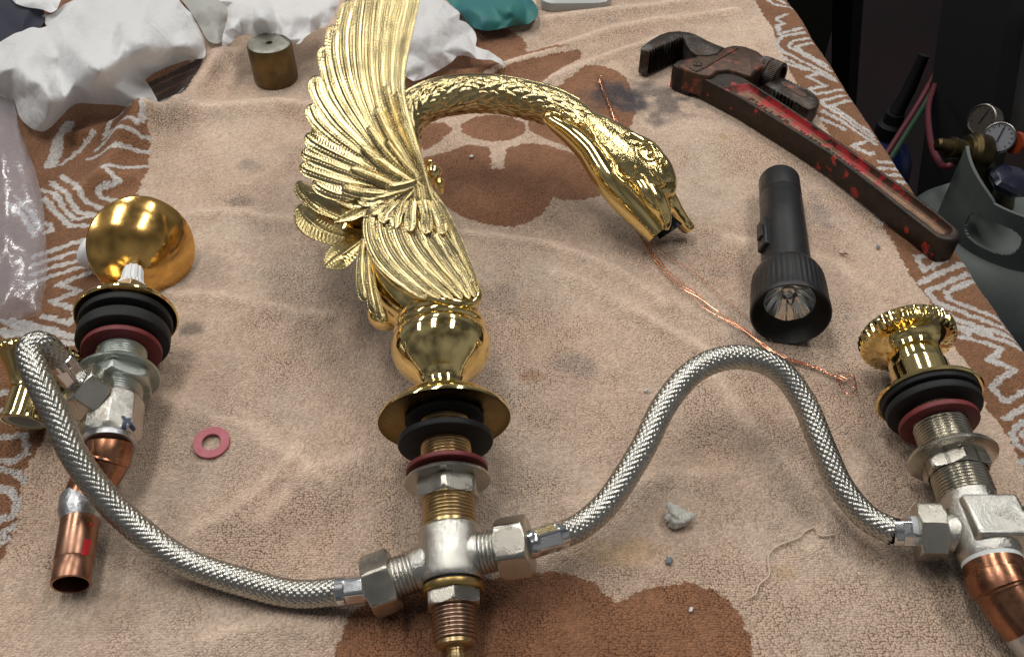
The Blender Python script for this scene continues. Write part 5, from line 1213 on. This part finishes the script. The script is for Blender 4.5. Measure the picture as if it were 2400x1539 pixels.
# ------------------------------------------------------------------ beyond the bench: cylinder, regulator, posts
GC = thing("gas_cylinder", "grey gas cylinder with a broken guard ring standing beside the bench at right", "gas cylinder", [430, 470, -870])
gx, gy = P(2408, 478, -150)[:2]; zc = -140.0
mb = MB(); mb.lathe([gx, gy, 0], [0, 0, 1], [(-870, 112), (zc - 120, 112), (zc - 80, 108), (zc - 55, 98), (zc - 38, 82), (zc - 30, 66), (zc - 28, 30)], 72); mb.build("cylinder_body", M['grey_paint'], GC)
def ring_wall(r, z0, ztop, t0, t1, holes, thick=3.0, nT=300, nZ=48):
    mb = MB(); fs = []; V = []
    for side, rr_ in ((0, r), (1, r - thick)):
        for i in range(nT + 1):
            t = t0 + (t1 - t0) * i / nT
            for j in range(nZ + 1):
                z = z0 + (ztop(t) - z0) * j / nZ; V.append([gx + rr_ * math.cos(t), gy + rr_ * math.sin(t), z])
    K = (nT + 1) * (nZ + 1); keep = np.ones((nT, nZ), bool)
    for i in range(nT):
        for j in range(nZ):
            t = t0 + (t1 - t0) * (i + .5) / nT; z = z0 + (ztop(t) - z0) * (j + .5) / nZ
            for (ht_, hz, ht2, hz2) in holes:
                if abs((t - ht_) / ht2) ** 3 + abs((z - hz) / hz2) ** 3 < 1: keep[i, j] = False
    id_ = lambda s, i, j: s * K + i * (nZ + 1) + j
    for i in range(nT):
        for j in range(nZ):
            if not keep[i, j]: continue
            fs.append((id_(0, i, j), id_(0, i + 1, j), id_(0, i + 1, j + 1), id_(0, i, j + 1))); fs.append((id_(1, i, j), id_(1, i, j + 1), id_(1, i + 1, j + 1), id_(1, i + 1, j)))
            for di, dj, a, b_ in ((-1, 0, (i, j), (i, j + 1)), (1, 0, (i + 1, j + 1), (i + 1, j)), (0, -1, (i + 1, j), (i, j)), (0, 1, (i, j + 1), (i + 1, j + 1))):
                ii, jj = i + di, j + dj
                if not (0 <= ii < nT and 0 <= jj < nZ) or not keep[ii, jj]: fs.append((id_(0, *a), id_(0, *b_), id_(1, *b_), id_(1, *a)))
    mb.add(V, fs); return mb
D = math.radians
ztop = lambda t: zc + 22 + (20 if t < D(215) else 0) * max(0, (D(215) - t) / D(40)) ** .7
mb = ring_wall(74, zc - 40, ztop, D(168), D(400), [(D(222), zc - 8, D(20), 15), (D(285), zc - 12, D(20), 14), (D(345), zc - 12, D(18), 14)])
mb.build("guard_ring", M['grey_paint'], GC)
# regulator with two gauges, sitting on the valve
RG = thing("gas_regulator", "tarnished brass regulator with two round gauges behind the grey guard ring", "regulator", P(2265, 350, -150))
rc_ = P(2272, 350, -110)
RA = Axis(P(2225, 345, -105), P(2305, 365, -115)); mb = MB()
mb.lathe(RA.A, RA.d, [(-14, 4), (-12, 6), (0, 7), (1, 10), (5, 10), (6, 9), (14, 9.5), (15, 14), (19, 15), (22, 19), (34, 19.5), (37, 16), (44, 12)], 40); mb.build("regulator_body", M['reg'], RG)
mb = MB(); mb.tube(catmull([RA.pt(30), P(2300, 390, -125), P(2318, 415, -140), P(2322, 470, -165)], 20), 9, 16); mb.build("inlet_pipe", M['reg'], RG)
def gauge(u, v, h, r, nd, face, name):
    c = P(u, v, h); nd = nrm(nd); mb = MB(); mb.lathe(c, nd, [(-13, r * .75), (-12, r * .95), (0, r), (1.4, r), (2, r * .93), (.6, r * .90)], 40, cap1=False); g = mb.build(name, M['gauge_rim'], RG)
    mb = MB(); mb.lathe(c, nd, [(.3, r * .91), (.6, r * .9)], 40); mb.build("gauge_face", M[face], g)
    e1 = nrm(np.cross(nd, [0, 0, 1])); e2 = np.cross(e1, nd)
    mb = MB(); mb.box(c + nd * 1.2 + e2 * r * .18, e2 * r * .5, e1 * .6, nd * .15); mb.build("needle", M['blk'], g)
    mb = MB()
    for a in np.linspace(-2.2, 2.2, 11):
        d = e2 * math.cos(a) + e1 * math.sin(a); t_ = e1 * math.cos(a) - e2 * math.sin(a); mb.box(c + nd * .8 + d * r * .74, d * r * .07, t_ * .35, nd * .1)
    o = mb.build("dial_ticks", M['blk'], g); o["kind"] = "stuff"
gauge(2342, 322, -95, 14.0, [-.50, -.62, .55], 'gauge_face', "pressure_gauge")
gauge(2302, 280, -95, 14.5, [-.82, -.35, .40], 'gauge_rim', "pressure_gauge")
mb = MB(); mb.lathe(P(2376, 335, -97), [1, .25, -.15], [(0, 10), (5, 10)], 30); mb.build("orange_sticker", M['orange'], RG)
VK = thing("valve_knob", "dark round valve hand wheel above the guard ring of the grey cylinder", "knob", P(2365, 440, -160))
def lob(th, s, r): return r * (1 + .05 * np.cos(7 * th))
mb = MB(); mb.lathe(P(2368, 428, -118), [.1, -.1, 1], [(-7, 10), (-6, 14), (-2, 18), (3, 19), (7, 16), (9, 8)], 56, lob); mb.build("hand_wheel", M['bakelite'], VK)
mb = MB(); mb.tube([P(2368, 428, -125), P(2350, 455, -150), P(2340, 480, -170)], [9, 11, 14], 20); mb.build("valve_stem", M['reg'], VK)
# posts and cabinets, their colours darkened for the dim light
def post(name, label, pts_top, pts_bot, z0, z1, mat, cat):
    pass
def boxw(name, c, sx, sy, sz, rz, mat, label, cat):
    ca_, sa_ = math.cos(rz), math.sin(rz); mb = MB(); mb.box(c, [sx * ca_, sx * sa_, 0], [-sy * sa_, sy * ca_, 0], [0, 0, sz])
    o = mb.build(name, M[mat]); bv_ = o.modifiers.new("bevel", 'BEVEL'); bv_.width = .004; bv_.segments = 2
    return tag(o, label, cat)
pb = P(2215, 820, -600)
a_, b_ = P(2150, 700, -700), P(2330, 0, -250)
mb = MB(); mb.tube([P(2195, 800, -640), P(2320, -60, -170)], 62, 4, ref=[0, -1, 0]); tag(mb.build("steel_post", M['post'], angle=20), "thick leaning black steel post behind the gauges", "post")
boxw("dark_cabinet", P(1905, 60, -500) + np.array([0, 260, 0]), 120, 60, 420, .1, 'cab', "dark olive cabinet seen beyond the bench's right edge", "cabinet")
mb = MB(); mb.tube([P(1975, 300, -700), P(1990, -60, -250)], 26, 4, ref=[0, -1, 0]); tag(mb.build("steel_stand", M['post'], angle=20), "slim black steel upright next to the olive cabinet", "stand")
boxw("white_box", P(2420, 215, -330) + np.array([60, 90, 0]), 90, 60, 110, .5, 'dim_white', "dimmed white box at the right edge above the gauges", "box")
BB = thing("spray_bottle", "blue bottle with dark nozzle standing in the dark beside the bench edge", "bottle", P(2080, 330, -500))
bc = P(2080, 322, -420)
mb = MB(); mb.lathe(bc, [0, 0, 1], [(-230, 50), (-225, 54), (-70, 54), (-40, 50), (-15, 36), (0, 20), (6, 18)], 40); mb.build("bottle_body", M['blue'], BB)
mb = MB(); mb.lathe(bc, [0, 0, 1], [(4, 22), (24, 22), (28, 15), (44, 14)], 32); mb.tube([bc + np.array([0, 0, 40]), bc + np.array([14, 12, 80]), bc + np.array([22, 20, 130])], [11, 10, 8], 14); mb.build("bottle_nozzle", M['post'], BB)
gh = catmull([P(2085, 375, -330), P(2120, 320, -320), P(2170, 240, -310), P(2225, 140, -290), P(2300, 0, -270)], 60)
mb = MB(); mb.tube(gh, 4.2, 10); tag(mb.build("gas_hose", M['hose_green'], angle=180), "green gas hose running up past the black post", "hose")
mb = MB(); mb.tube(gh + np.array([-9, 2, -4]), 4.2, 10); tag(mb.build("gas_hose", M['hose_red'], angle=180), "red gas hose running alongside the green one", "hose")
mb = MB(); mb.tube(catmull([P(2190, 200, -280), P(2176, 250, -230), P(2178, 310, -180), P(2188, 355, -140), P(2208, 388, -120), P(2226, 390, -112)], 60), 3.4, 10); tag(mb.build("gas_hose", M['hose_red'], angle=180), "red hose curving down to the brass regulator", "hose")
